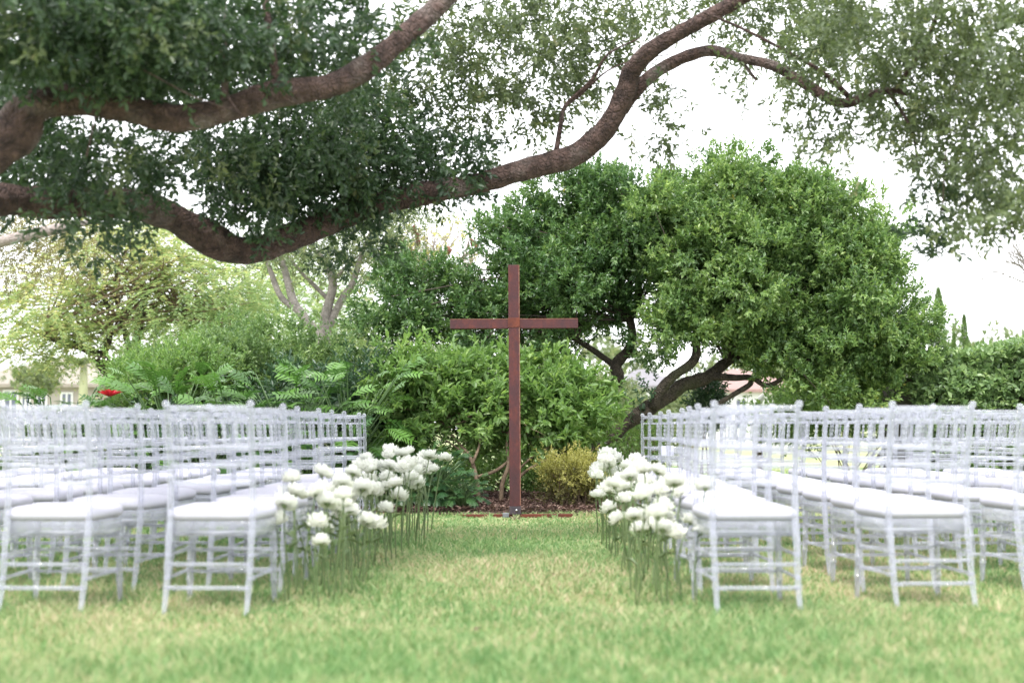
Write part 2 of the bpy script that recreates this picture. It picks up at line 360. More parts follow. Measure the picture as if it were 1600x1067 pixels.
M['roof_tan'] = plain('roof_tan', (.22,.20,.17), .85, noise=(5, (.27,.24,.20)))
M['roof_red'] = plain('roof_red', (.24,.15,.14), .85, noise=(8, (.30,.20,.18)))
M['pane'] = plain('window_glass', (.10,.12,.17), .08, noise=(1, (.14,.16,.22)))
M['frame_white'] = plain('frame_white', (.78,.79,.8), .5)
M['wood'] = plain('weathered_wood', (.16,.12,.09), .85, noise=(20, (.24,.19,.15)), bump=.3)
M['egret'] = plain('egret_white', (.82,.82,.78), .6)
M['beak'] = plain('beak_yellow', (.6,.4,.05), .4)

# ------------------------------------------------------------ ground
g = []; xs = np.linspace(-1, 1, 61); 
def gz(x, y): return .012*math.sin(x*1.3+y*.7)+.01*math.sin(x*2.9-y*1.9)
V = []; NX, NY = 70, 90
gx = [math.copysign(abs(u)**2.6, u)*420 for u in np.linspace(-1, 1, NX)]; gy = [-6+(j/(NY-1))**2.6*620 for j in range(NY)]
for y in gy:
    for x in gx: V.append((x, y, gz(x, y) if abs(x) < 12 and y < 25 else 0))
F = [(j*NX+i, j*NX+i+1, (j+1)*NX+i+1, (j+1)*NX+i) for j in range(NY-1) for i in range(NX-1)]
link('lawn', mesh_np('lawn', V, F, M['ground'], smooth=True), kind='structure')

# grass blades: dense near, thinning with distance
def blades():
    bx = []; by = []
    def field(d0, d1, per, xpad):
        d = np.sqrt(rng.uniform(d0*d0, d1*d1, per)); x = rng.uniform(-1, 1, per)*(d*.362+xpad); bx.append(x); by.append(d)
    field(4.0, 6.5, 85000, .25); field(6.5, 9.5, 95000, .3); field(9.5, 13.4, 80000, .3); field(13.4, 30, 50000, .5)
    x = np.concatenate(bx); y = np.concatenate(by); n = len(x)
    k = ~((y > 13.55) & (y < 17) & (x > -6.2) & (x < 1.35))
    x, y = x[k], y[k]; n = len(x)
    patch = np.sin(x*2.1+y*.9)+np.sin(x*1.1-y*2.3+1)+.6*np.sin(x*5.3+y*4.1)
    h = rng.uniform(.025, .062, n)*(1+.22*np.clip(patch, -1, 1.2)); wd = rng.uniform(.0035, .0075, n)*np.clip(y/7, .8, 2.2)
    az = rng.uniform(0, 6.28, n); near = (np.abs(y-12.95) < .3) & (np.sin(x*23)+np.sin(x*51) < .9) & (np.abs(x) < .75); h = np.where(near, h*.5, h); lean = rng.uniform(.1, 1.1, n)*h
    C = np.stack([x, y, np.full(n, -.006)], 1); D = np.stack([np.cos(az), np.sin(az), np.zeros(n)], 1)
    az2 = rng.uniform(0, 6.28, n); Bv = np.stack([np.cos(az2), np.sin(az2), np.zeros(n)], 1)*wd[:, None]*.5
    mid = C+D*lean[:, None]*.35+np.array([0,0,1.])*h[:, None]*.62; tip = C+D*lean[:, None]*1.1+np.array([0,0,1.])*h[:, None]
    V = np.stack([C-Bv, C+Bv, mid+Bv*.9, mid-Bv*.9, tip], 1).reshape(-1, 3)
    b0 = np.arange(n)[:, None]*5
    F = np.concatenate([b0+np.array([[0,1,2]]), b0+np.array([[0,2,3]]), b0+np.array([[3,2,4]])])
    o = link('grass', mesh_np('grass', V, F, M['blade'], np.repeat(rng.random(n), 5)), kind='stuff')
    o['label'] = 'short green and straw coloured lawn grass along the aisle and under the chairs'; o['category'] = 'grass'
blades()

# ------------------------------------------------------------ mulch bed behind the cross
mv = []; mf = []; nn = 60
for i in range(nn+1):
    x = -6.6+7.9*i/nn
    yf = 13.62+.10*math.sin(x*1.9)+.05*math.sin(x*6); 
    for j in range(9):
        s = j/8; mv.append((x, yf+(17.5-yf)*s**1.3, .018+.05*min(1, s*6)+.012*math.sin(x*9+j*2.2)*(j > 0)))
mf = [(i*9+j, (i+1)*9+j, (i+1)*9+j+1, i*9+j+1) for i in range(nn) for j in range(8)]
link('mulch_bed', mesh_np('mulch_bed', mv, mf, M['mulch'], smooth=True), kind='structure')
n = 14000; d = 13.6+rng.random(n)**1.5*2.6; x = rng.uniform(-2.2, 1.35, n)
C = np.stack([x, d, .05+.04*np.minimum(1, (d-13.6)*2)+rng.uniform(-.01, .025, n)], 1); A = rng.normal(size=(n, 3))*np.array([1,1,.3])
v, f, a = leaves(C, A, rng.normal(size=(n, 3))*.5+np.array([0,0,1.]), rng.uniform(.025, .075, n), rng.uniform(.008, .02, n), rng.random(n))
o = foliage('wood_chips', [(v, f, a)], M['chip'], None); o['label'] = 'brown wood chip mulch under the shrubs behind the cross'; o['category'] = 'mulch'

# ------------------------------------------------------------ the cross
cx = P(805, 808, 13.17); CX, CY = cx.x, 13.17
cr = thing('cross', 'tall dark red rusty steel cross standing at the end of the aisle', 'cross', (CX, CY, 0))
cr.rotation_euler = (0, R(-.35), 0)
HW = .051; TOP = 2.335; ZB = 1.79
mb = MB(); mb.bbox(-HW, HW, -HW, HW, .11, TOP, .004); mb.build('upright', M['rust'], cr)
for sx in (1,):
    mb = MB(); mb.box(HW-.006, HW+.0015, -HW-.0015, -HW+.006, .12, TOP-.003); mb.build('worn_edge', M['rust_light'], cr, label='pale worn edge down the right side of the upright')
AX = .592
mb = MB(); mb.bbox(-AX, -HW-.001, -.047, .047, ZB-.044, ZB+.044, .004); mb.build('cross_arm', M['rust'], cr)
mb = MB(); mb.bbox(HW+.001, AX, -.047, .047, ZB-.044, ZB+.044, .004); mb.build('cross_arm', M['rust'], cr)
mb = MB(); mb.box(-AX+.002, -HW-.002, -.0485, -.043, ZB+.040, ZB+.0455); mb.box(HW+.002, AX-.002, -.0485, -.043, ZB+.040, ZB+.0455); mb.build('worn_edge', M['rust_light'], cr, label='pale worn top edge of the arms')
mb = MB(); mb.bbox(-HW-.004, HW+.004, -HW-.004, -HW+.01, ZB-.035, ZB+.055, .003); mb.build('weld_plate', M['rust_orange'], cr, label='orange rusted plate where the arms meet the upright')
mb = MB(); mb.bbox(-HW-.003, HW+.003, -HW-.003, HW+.003, .036, .11, .003); mb.build('foot_sleeve', M['dark_steel'], cr, label='dark steel sleeve at the foot of the upright')
mb = MB()
for k in range(1): mb.tube([(.012, -HW-.003, .075), (.012, -HW-.015, .075)], .009, 10)
mb.build('bolt', M['bolt'], cr)
mb = MB(); mb.bbox(-.52, .53, -.04, .04, .008, .036, .003); mb.build('base_bar', M['rust_orange'], cr)
mb = MB(); mb.bbox(-.04, .04, -.50, -.045, -.01, .02, .003); mb.bbox(-.04, .04, .045, .5, -.012, .042, .003); mb.build('base_bar', M['rust'], cr)
mb = MB(); mb.bbox(-.115, -.058, -.085, -.045, .01, .052, .004); mb.build('base_clamp', M['galv'], cr, label='small grey metal clamp left of the foot')

# ------------------------------------------------------------ chairs
def lathe(mb, p0, p1, prof, n=8):
    """profile (s, r) along p0->p1"""
    p0, p1 = Vector(p0), Vector(p1); mb.tube([p0.lerp(p1, s) for s, _ in prof], [r for _, r in prof], n)
def ringprof(rs, r, h=.004, w=.01):
    out = [(0, r)]
    for s in rs: out += [(s-w, r), (s-w*.5, r+h), (s+w*.5, r+h), (s+w, r)]
    return out+[(1, r)]
def make_chair():
    root = thing('chair', '', 'chair'); RM = M['resin']; W2 = .185
    # rear posts: splayed leg, upright, reclined top; curved as one piece
    for s in (-1, 1):
        mb = MB()
        path = [(s*(W2-.002), -.09, 0, .0125), (s*(W2-.002), -.05, .12, .0155), (s*W2, -.02, .30, .0165), (s*W2, 0, .44, .0175), (s*(W2-.001), -.008, .62, .016), (s*(W2+.002), -.035, .78, .0145), (s*(W2+.004), -.075, .915, .013)]
        c = crom(path, .028); pts = [q[:3] for q in c]; rr = []
        for i, q in enumerate(c):
            z = q[2]; r = q[3]*.84
            for zb in (.115, .215, .335, .60, .68, .76, .865):
                if abs(z-zb) < .015: r += .0035
            rr.append(r)
        mb.tube(pts, rr, 8)
        mb.tube([(s*(W2+.004), -.077, .915), (s*(W2+.004), -.079, .922), (s*(W2+.004), -.081, .933), (s*(W2+.004), -.082, .937)], [.016, .017, .014, .006], 8)
        mb.build('rear_post', RM, root)
        mb = MB()
        lathe(mb, (s*(W2+.018), .385, 0), (s*(W2+.005), .37, .40), [(0, .011)]+[(q, r) for q, r in ringprof((.27, .5, .78), .0155)[1:-1]]+[(1, .018)])
        mb.build('front_leg', RM, root)
    def bar(name, p0, p1, r, beads=()):
        mb = MB(); lathe(mb, p0, p1, ringprof(beads, r)); return mb.build(name, RM, root)
    me = None
    # back rails
    def rail(z, y, h, nm):
        mb = MB(); mb.tube([(-W2+.004, y, z), (-W2*.93, y, z), (-W2*.91, y, z), (0, y, z), (W2*.91, y, z), (W2*.93, y, z), (W2-.004, y, z)], [h*.46, h*.46, h*.38, h*.38, h*.38, h*.46, h*.46], 10); mb.build(nm, RM, root)
    rail(.905, -.073, .030, 'top_rail'); rail(.852, -.060, .015, 'back_rail'); rail(.728, -.024, .028, 'back_rail'); rail(.648, -.012, .026, 'back_rail'); rail(.572, -.006, .026, 'back_rail')
    mb0 = MB(); lathe(mb0, (0, -.027, .74), (0, -.058, .849), ringprof((.22, .5, .78), .0065, .003, .05), 6); sp = mb0.mesh('spindle', RM)
    mb0 = MB(); mb0.bbox(-.011, .011, -.007, .007, -.014, .014, .002); bk = mb0.mesh('spacer', RM)
    for i in range(5):
        x = -W2+(i+1)*2*W2/6
        o = link('spindle', sp, root); o.location.x = x
    for i in range(4):
        o = link('spacer', bk, root); o.location = (-W2+(i+1)*2*W2/5, -.066, .879)
    # stretchers
    for z in (.215, .115):
        bar('stretcher', (-W2, -.055+.03*(z > .2), z), (W2, -.055+.03*(z > .2), z), .0095, (.12, .88))
        bar('stretcher', (-W2-.008, .378, z+.03), (W2+.008, .378, z+.03), .0085, (.12, .88))
    for s in (-1, 1):
        for z in (.255, .155): bar('stretcher', (s*(W2+.003), -.03-.02*(z < .2), z), (s*(W2+.012), .378, z), .0085, (.12, .88))
    # seat frame (a tray with an apron) and cushion, both with rounded front corners
    def outline(w0, w1, y0, y1, rc, n=5):
        pts = []
        for (x, y, a0) in ((-w0+rc*.4, y0+rc*.4, 180), (w0-rc*.4, y0+rc*.4, 270)):
            for k in range(n): a = R(a0+90*k/(n-1)); pts.append((x+rc*.4*math.cos(a), y+rc*.4*math.sin(a)))
        for (x, y, a0) in ((w1-rc, y1-rc, 0), (-w1+rc, y1-rc, 90)):
            for k in range(n): a = R(a0+90*k/(n-1)); pts.append((x+rc*math.cos(a), y+rc*math.sin(a)))
        return pts
    def slab(prof, nm, mt):
        mb = MB(); base = None; rings = []; k = None
        for (ins, z) in prof:
            o2 = outline(W2+.012-ins, W2+.024-ins, .012+ins, .405-ins, .045)
            rings += [(x, y, z) for x, y in o2]; k = len(o2)
        fs = [(i*k+j, i*k+(j+1) % k, (i+1)*k+(j+1) % k, (i+1)*k+j) for i in range(len(prof)-1) for j in range(k)]
        fs += [tuple(range(k))[::-1], tuple(range((len(prof)-1)*k, len(prof)*k))]
        mb.add(rings, fs, True); return mb.build(nm, mt, root)
    slab([(.006, .335), (.0, .34), (0, .398), (.006, .403)], 'seat_frame', RM)
    slab([(.014, .4045), (.0, .412), (-.006, .428), (-.002, .448), (.012, .460), (.04, .467), (.09, .470)], 'cushion', M['cushion'])
    return root
chair0 = make_chair()
def dup(root):
    r = root.copy(); COL.objects.link(r)
    for ch in list(root.children):
        c = ch.copy(); COL.objects.link(c); c.parent = r
    return r
ORD = ['first','second','third','fourth','fifth','sixth','seventh','eighth','ninth','tenth']
ROWN = ['row nearest the camera','second row from the camera','third row from the camera','fourth row from the camera','fifth row from the camera','third row from the cross','second row from the cross','row nearest the cross']
rows = [6.30, 7.15, 7.95, 8.75, 9.6, 10.4, 11.25, 12.1]; used = False
for side in (-1, 1):
    for k, d in enumerate(rows):
        if side < 0: start, gap = -1.337-.012*k+.02*math.sin(k*2.3), .725
        else: start, gap = [1.076, 1.12, 1.19, 1.22, 1.24, 1.27, 1.28, 1.30][k], [.825, .80, .78, .76, .74, .72, .72, .72][k]
        if k > 1: gap *= .94
        j = 0
        while True:
            X = start+side*gap*j
            if (abs(X)-.21)*sc(d) > 812: break
            o = chair0 if not used else dup(chair0); used = True
            o.location = (X+random.uniform(-.015, .015)*(k > 0), d+.06+random.uniform(-.035, .035)*(k > 0), .012)
            o.rotation_euler = (0, 0, R((-3 if side < 0 else 2.5)+random.uniform(-3.5, 3.5)))
            if k == 0 and side > 0 and j == 1: o.location.y += .18; o.rotation_euler.z = R(6)
            o['label'] = 'clear acrylic chair %s of the aisle, %s, %s from the aisle' % ('left' if side < 0 else 'right', ROWN[k], ORD[j])
            o['group'] = 'clear acrylic chairs in rows on both sides of the aisle'
            j += 1
# small grey card panel on a chair back in the right block
mb = MB(); mb.bbox(-.045, .045, -.004, .004, -.035, .035, .003)
q = P(1043, 704, 10.2); o = mb.build('reserved_card', plain('grey_card', (.50,.51,.60), .5)); o.location = q
o['label'] = 'small plain grey card hanging on a chair back beside the right white roses'; o['category'] = 'card'

# ------------------------------------------------------------ flowers
def make_bloom(seed, open_):
    rs = random.Random(seed); mb = MB()
    # core
    for layer, (n, tilt, ln, wd, r0) in enumerate([(4, 12, .050, .030, .002), (5, 34, .056, .044, .003), (6, 54, .064, .052, .004), (7, 74, .068, .058, .005), (7, 92*open_, .066, .060, .006)]):
        for i in range(n):
            az = 2*math.pi*(i+rs.random()*.4)/n+layer*.7; ti = R(tilt+rs.uniform(-7, 7)); L = ln*rs.uniform(.9, 1.12)
            ca, sa = math.cos(az), math.sin(az); vs = []
            for u in range(5):
                s = u/4; bend = ti*(0.35+.9*s)*1.0
                rr = r0+L*sum(math.sin(ti*(1.3-1.0*t/4)) for t in range(u))/4; zz = L*sum(math.cos(ti*(1.3-1.0*t/4)) for t in range(u))/4
                hw = wd*.5*math.sin(math.pi*(.18+.68*s))**.8
                for vv in (-1, -.5, 0, .5, 1):
                    cup = (1-vv*vv)*.010*(1-.3*s)
                    r2 = rr+cup; x = ca*r2-sa*hw*vv; y = sa*r2+ca*hw*vv
                    vs.append((x, y, zz-.004*vv*vv+.0025*math.sin(vv*5+i+u*2)))
            fs = [(u*5+q, u*5+q+1, (u+1)*5+q+1, (u+1)*5+q) for u in range(4) for q in range(4)]
            mb.add(vs, fs, True)
    return mb.mesh('bloom', M['petal'])
blooms = [make_bloom(i, [1, .9, .75, 1.05, .85][i]) for i in range(5)]
def make_calyx():
    mb = MB(); mb.tube([(0,0,-.02), (0,0,-.008), (0,0,.004)], [.004, .013, .016], 8)
    for i in range(5):
        a = i*1.2566; mb.add([(0.01*math.cos(a-.5), .01*math.sin(a-.5), -.008), (.01*math.cos(a+.5), .01*math.sin(a+.5), -.008), (.045*math.cos(a), .045*math.sin(a), .004)], [(0,1,2)])
    return mb.mesh('calyx', M['stem'])
calyx = make_calyx()
def nth(n):
    tens = {20:'twentieth',30:'thirtieth',40:'fortieth',50:'fiftieth',60:'sixtieth',70:'seventieth'}
    base = ['','first','second','third','fourth','fifth','sixth','seventh','eighth','ninth','tenth','eleventh','twelfth','thirteenth','fourteenth','fifteenth','sixteenth','seventeenth','eighteenth','nineteenth']
    if n < 20: return base[n]
    if n % 10 == 0: return tens[n]
    return {2:'twenty',3:'thirty',4:'forty',5:'fifty',6:'sixty',7:'seventy'}[n//10]+'-'+base[n % 10]
def flower(x, y, z, side, k, size, tilt, az):
    r = thing('white_rose', '', 'flower', (x, y, 0), 0, 'white roses on stems along both sides of the aisle')
    hd = 'tall' if z > .58 else ('mid-height' if z > .42 else 'short')
    r['label'] = '%s white rose on a green stem beside the %s chairs, %s from the camera end' % (hd, 'left' if side < 0 else 'right', nth(k))
    lx, ly = random.gauss(0, .06), random.gauss(0, .05)
    mb = MB(); pts = []
    for i in range(8):
        s = i/7; pts.append((lx*s*s+.008*math.sin(s*5+x*40), ly*s*s, -.02+(z+.02)*s))
    mb.tube(pts, [.0048-.0014*i/7 for i in range(8)], 6)
    if random.random() < .5:
        for q in range(2):
            zz = z*random.uniform(.35, .75); a = random.uniform(0, 6.28); c, s_ = math.cos(a), math.sin(a)
            mb.add([(0,0,zz), (c*.04-s_*.014, s_*.04+c*.014, zz+.03), (c*.085, s_*.085, zz+.03), (c*.04+s_*.014, s_*.04-c*.014, zz+.03)], [(0,1,2),(0,2,3)])
    mb.build('stem', M['stem'], r)
    bl = link('bloom', random.choice(blooms), r); bl.location = (lx+.008*math.sin(5+x*40), ly, z); bl.rotation_euler = (tilt*math.cos(az), tilt*math.sin(az), random.uniform(0, 6.28)); bl.scale = (size, size, size*1.25)
    ca = link('calyx', calyx, r); ca.location = bl.location; ca.rotation_euler = bl.rotation_euler
def flowerbed(side, n):
    spots = []
    tries = 0
    while len(spots) < n and tries < 9000:
        tries += 1
        s = random.random(); d = 6.5+(11.3-6.5)*s**.95
        if side < 0: x = -(.99-.22*(d-6.5)/4.8)+random.uniform(-.14, .17)
        else: x = (.72+.06*(d-6.5)/4.8)+random.uniform(-.15, .15)
        if all((x-a)**2+(y-d)**2*.35 > .07**2 for a, y in spots): spots.append((x, d))
    spots.sort(key=lambda q: q[1])
    for k, (x, d) in enumerate(spots):
        far = (d-6.5)/4.8
        z = random.uniform(.30+.12*far, .58+.08*far)
        if random.random() < .12 and far < .5: z = random.uniform(.24, .36)
        flower(x, d, z, side, k+1, random.uniform(.64, .92)*(.95+.15*far), R(random.uniform(0, 38)), random.uniform(0, 6.28))
flowerbed(-1, 79); flowerbed(1, 68)

# fallen leaves on the lawn
mb = MB(); mb.add([(0,0,0), (.02,.012,.008), (.05,0,.004), (.02,-.014,.010)], [(0,2,1),(0,3,2)]); fl = mb.mesh('fallen_leaf', plain('dead_leaf', (.09,.05,.03), .8))
for (px, py, tx) in ((752, 990, 'dark fallen leaf on the near lawn left of centre'), (1152, 932, 'dark fallen leaf under the right chair nearest the camera'), (803, 847, 'small dark fallen leaf on the lawn in front of the cross foot'), (870, 905, 'brown fallen leaf on the dry patch of the aisle')):
    d = H*FPX/(py-668); q = P(px, py, d); o = link('fallen_leaf', fl, None, label=tx, category='leaf'); o.location = (q.x, q.y, .035); o.rotation_euler = (.2, .1, px); o.scale = (1.2,)*3

# ------------------------------------------------------------ the live oak overhead
base = Vector((-4.7, 6.6, 0))
oak = thing('live_oak', 'big spreading oak whose two heavy bare limbs and dark leaves frame the top', 'tree', base, world=True)
def PR(l, k=.9): return [(P(px, py, d), r*k) for px, py, d, r in l]
mb = MB(); limb_mesh(mb, [(Vector((-4.7,6.6,-.1)), .46), (Vector((-4.68,6.6,.5)), .36), (Vector((-4.62,6.62,1.3)), .33), (Vector((-4.45,6.68,2.0)), .30), (Vector((-4.2,6.8,2.5)), .22)], 24, .08); mb.build('trunk', M['oak_bark'], oak)
mb = MB(); limb_mesh(mb, [(Vector((-4.5,6.62,1.55)), .2)]+PR([(-180,345,7.2,.15), (-60,318,7.5,.115), (20,312,7.8,.10), (130,318,8.2,.10), (225,322,8.4,.098), (290,350,8.7,.106), (345,382,8.9,.112), (395,390,9,.102), (470,364,9.2,.098), (560,327,9.4,.092), (640,308,9.5,.088), (720,293,9.6,.084), (800,272,9.6,.080), (868,252,9.6,.086), (905,238,9.6,.082), (948,200,9.5,.078), (975,150,9.4,.078), (990,108,9.3,.070), (1030,70,9.1,.062), (1105,28,8.9,.052), (1200,-25,8.7,.04)]), 22, .03, .17); mb.build('limb', M['oak_bark'], oak, label='lower limb dipping low then rising to the right')
mb = MB(); limb_mesh(mb, [(Vector((-4.5,6.65,1.95)), .2)]+PR([(-130,270,6.9,.14), (10,225,7.0,.125), (45,170,7.0,.105), (110,158,7.1,.082), (200,172,7.2,.08), (280,184,7.25,.078), (350,172,7.3,.078), (430,146,7.4,.078), (520,133,7.5,.07), (590,92,7.6,.066), (650,40,7.7,.062), (710,-15,7.8,.056), (800,-90,8,.05)]), 22, .03, .17); mb.build('limb', M['oak_bark'], oak, label='upper limb crossing the top left')
mb = MB(); limb_mesh(mb, PR([(972,172,9.45,.055), (1010,125,9.45,.048), (1055,96,9.4,.046), (1110,80,9.3,.042), (1160,92,9.2,.036), (1210,104,9.1,.036), (1260,133,9,.034), (1315,162,8.9,.034), (1360,148,8.8,.030), (1400,142,8.7,.022), (1440,158,8.6,.012)]), 14, .03, .15); mb.build('limb', M['oak_bark'], oak, label='thinner fork arching over to the right')
mb = MB()
for l in ([(868,243,9.6,.022), (877,190,9.6,.018), (884,165,9.6,.016), (925,125,9.5,.013), (950,85,9.4,.009), (1000,60,9.3,.005)],
          [(884,165,9.6,.012), (905,150,9.6,.011), (960,105,9.6,.006), (1045,85,9.5,.004)],
          [(1110,80,9.3,.025), (1150,90,9.25,.02), (1182,126,9.2,.009)],
          [(1390,145,8.7,.016), (1425,205,8.6,.009), (1434,265,8.6,.006), (1447,310,8.6,.004), (1452,370,8.6,.003)],
          [(1478,235,8,.005), (1472,330,8,.003)], [(1330,155,8.9,.02), (1280,110,8.8,.015), (1170,50,8.7,.01), (1100,20,8.6,.01)],
          [(1400,140,8.7,.02), (1450,60,8.3,.015), (1480,-30,8,.012)], [(1540,250,8.0,.008), (1560,310,8.0,.006), (1585,370,8.0,.004)],
          [(225,110,6.6,.004), (300,150,6.7,.004), (370,175,6.8,.004)], [(150,180,6.6,.004), (135,245,6.6,.004)], [(345,135,6.9,.006), (375,180,6.9,.006)],
          [(415,0,7.5,.02), (425,80,7.4,.024), (435,140,7.4,.03)], [(350,0,7.6,.014), (352,110,7.3,.018), (350,165,7.3,.03)]):
    limb_mesh(mb, PR(l), 8, .05, .1)
mb.build('branches', M['oak_bark'], oak, kind='stuff')
# foliage regions: px, py, depth, rx px, ry px, rdepth m, density, tone
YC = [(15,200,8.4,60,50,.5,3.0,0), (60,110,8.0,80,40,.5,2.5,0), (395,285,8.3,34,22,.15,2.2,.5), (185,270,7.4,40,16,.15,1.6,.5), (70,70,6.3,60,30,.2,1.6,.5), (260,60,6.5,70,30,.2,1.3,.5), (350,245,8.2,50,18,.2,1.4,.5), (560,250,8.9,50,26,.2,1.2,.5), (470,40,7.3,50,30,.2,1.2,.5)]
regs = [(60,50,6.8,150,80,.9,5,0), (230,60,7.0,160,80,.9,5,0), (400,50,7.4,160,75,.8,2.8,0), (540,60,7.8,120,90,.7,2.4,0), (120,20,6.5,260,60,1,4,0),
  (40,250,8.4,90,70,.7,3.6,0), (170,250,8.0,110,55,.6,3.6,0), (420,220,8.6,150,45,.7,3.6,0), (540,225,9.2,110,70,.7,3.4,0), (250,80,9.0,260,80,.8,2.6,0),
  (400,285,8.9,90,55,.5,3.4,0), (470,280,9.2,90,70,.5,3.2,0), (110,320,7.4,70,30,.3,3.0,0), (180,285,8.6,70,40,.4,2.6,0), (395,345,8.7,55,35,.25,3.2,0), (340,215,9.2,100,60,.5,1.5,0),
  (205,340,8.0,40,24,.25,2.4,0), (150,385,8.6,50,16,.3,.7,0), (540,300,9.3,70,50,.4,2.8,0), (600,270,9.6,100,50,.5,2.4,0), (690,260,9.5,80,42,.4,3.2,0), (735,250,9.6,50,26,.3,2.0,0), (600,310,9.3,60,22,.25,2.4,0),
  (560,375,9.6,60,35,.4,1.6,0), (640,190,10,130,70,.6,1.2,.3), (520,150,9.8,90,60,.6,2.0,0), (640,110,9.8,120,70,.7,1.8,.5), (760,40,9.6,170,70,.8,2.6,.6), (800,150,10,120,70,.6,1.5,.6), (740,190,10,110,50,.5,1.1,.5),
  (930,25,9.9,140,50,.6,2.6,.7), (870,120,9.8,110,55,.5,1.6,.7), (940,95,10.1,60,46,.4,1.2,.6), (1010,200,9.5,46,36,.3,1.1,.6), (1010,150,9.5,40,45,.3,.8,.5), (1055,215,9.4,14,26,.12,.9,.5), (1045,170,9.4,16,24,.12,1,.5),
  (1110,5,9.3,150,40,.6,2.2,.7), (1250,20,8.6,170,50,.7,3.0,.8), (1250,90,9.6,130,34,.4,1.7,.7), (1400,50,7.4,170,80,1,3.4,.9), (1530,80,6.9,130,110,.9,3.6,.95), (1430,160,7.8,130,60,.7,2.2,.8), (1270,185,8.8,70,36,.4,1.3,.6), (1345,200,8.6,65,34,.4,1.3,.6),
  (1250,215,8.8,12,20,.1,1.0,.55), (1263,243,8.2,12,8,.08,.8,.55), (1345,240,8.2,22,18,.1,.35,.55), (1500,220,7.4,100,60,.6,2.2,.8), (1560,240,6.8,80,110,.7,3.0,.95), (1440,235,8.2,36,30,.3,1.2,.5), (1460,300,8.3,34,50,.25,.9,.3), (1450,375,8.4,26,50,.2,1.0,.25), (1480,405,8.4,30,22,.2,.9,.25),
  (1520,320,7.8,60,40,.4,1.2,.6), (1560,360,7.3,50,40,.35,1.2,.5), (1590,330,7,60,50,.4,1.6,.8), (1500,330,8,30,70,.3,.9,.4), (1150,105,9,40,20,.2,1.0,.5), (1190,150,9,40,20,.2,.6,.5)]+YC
dark = []; lit = []
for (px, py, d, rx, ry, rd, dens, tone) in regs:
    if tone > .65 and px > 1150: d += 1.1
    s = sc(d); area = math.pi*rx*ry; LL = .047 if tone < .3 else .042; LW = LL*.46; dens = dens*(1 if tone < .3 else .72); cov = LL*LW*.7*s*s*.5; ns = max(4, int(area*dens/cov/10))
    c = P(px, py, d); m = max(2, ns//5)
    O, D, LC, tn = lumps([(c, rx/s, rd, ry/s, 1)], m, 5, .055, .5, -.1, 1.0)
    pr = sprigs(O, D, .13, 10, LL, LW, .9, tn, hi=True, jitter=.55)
    k = tone > .45  # brighter regions take the leaf copy with light painted in
    (lit if k else dark).append(pr)
foliage('foliage', dark, M['oak_leaf'], oak); foliage('foliage', lit, M['oak_leaf_lit'], oak, label='olive leaves on the right side of the crown, backlight painted into their colour')

# ------------------------------------------------------------ garden trees behind
def tree_root(name, label, cat, px, py, d, z=0):
    q = P(px, py, d); return thing(name, label, cat, (q.x, d, z), world=True)
def ell(px, py, d, rx, ry, rd, wt=1): s = sc(d); return (P(px, py, d), rx/s, rd, ry/s, wt)
# right-hand dome tree
rt = tree_root('garden_tree', 'big dome-shaped glossy green tree with leaning trunk right of the cross', 'tree', 920, 720, 15.6)
bk = M['bark_brown']
mb = MB(); limb_mesh(mb, [(P(905,775,15.6), .17)]+PR([(925,715,15.6,.095), (965,675,15.6,.085), (1010,640,15.6,.092), (1048,617,15.7,.076), (1068,600,15.7,.086), (1105,590,15.8,.070), (1135,565,15.9,.07), (1190,520,16.1,.05), (1260,450,16.3,.03)]), 16, .04, .24); mb.build('trunk', bk, rt)
mb = MB(); limb_mesh(mb, PR([(1020,636,15.55,.07), (1030,612,15.5,.065), (1052,588,15.5,.06), (1085,562,15.5,.055), (1090,520,15.6,.045), (1110,470,15.8,.03), (1100,400,16,.02)]), 12, .05, .14); mb.build('limb', bk, rt)
mb = MB(); limb_mesh(mb, PR([(1110,588,15.8,.05), (1150,590,15.7,.04), (1175,590,15.6,.035), (1200,602,15.5,.03), (1240,580,15.4,.025), (1290,540,15.3,.015)]), 10, .05, .12); mb.build('limb', bk, rt)
mb = MB(); limb_mesh(mb, PR([(1120,632,15.4,.03), (1150,614,15.5,.035), (1172,600,15.6,.035), (1176,588,15.6,.03)]), 10, .05, .12); mb.build('limb', bk, rt)
E = [ell(1160,330,16.2,150,75,.95,1.2), ell(1280,380,16,130,90,.95,1.2), ell(1190,440,15.7,180,110,1.0,1.5), ell(1340,470,15.7,105,120,.9,1.3), ell(1290,560,15.6,130,70,.9,1.1), ell(1060,360,16,90,80,.8,.8), ell(1080,480,15.6,90,80,.7,.9), ell(1390,560,15.5,70,70,.7,.8), ell(1180,530,15.6,90,40,.7,.5), ell(1300,610,15.5,120,32,.6,.5), ell(1160,285,16.2,110,40,.6,.6), ell(1260,310,16.1,90,45,.7,.6), ell(1350,390,15.9,80,70,.7,.8), ell(1410,490,15.7,45,70,.6,.6)]
O, D, LC, tn = lumps(lobes(E, 330, .17, .34), 2900, 9, .055, .12, .6)
f1 = sprigs(O, D, .12, 9, .058, .028, .8, tn); foliage('crown', [f1], M['glossy_leaf'], rt)
mb = MB(); t_ = [tuple(q) for q in LC[:170]]
for q in t_[:90]: twigs(mb, random.choice([P(1135,565,15.9), P(1190,520,16.1), P(1110,470,15.8), P(1225,500,16.2), P(1260,450,16.3), P(1160,545,16), P(1105,500,15.7), P(1100,430,15.9)]), [q], .018, 4)
mb.build('twigs', M['twig'], rt, kind='stuff')
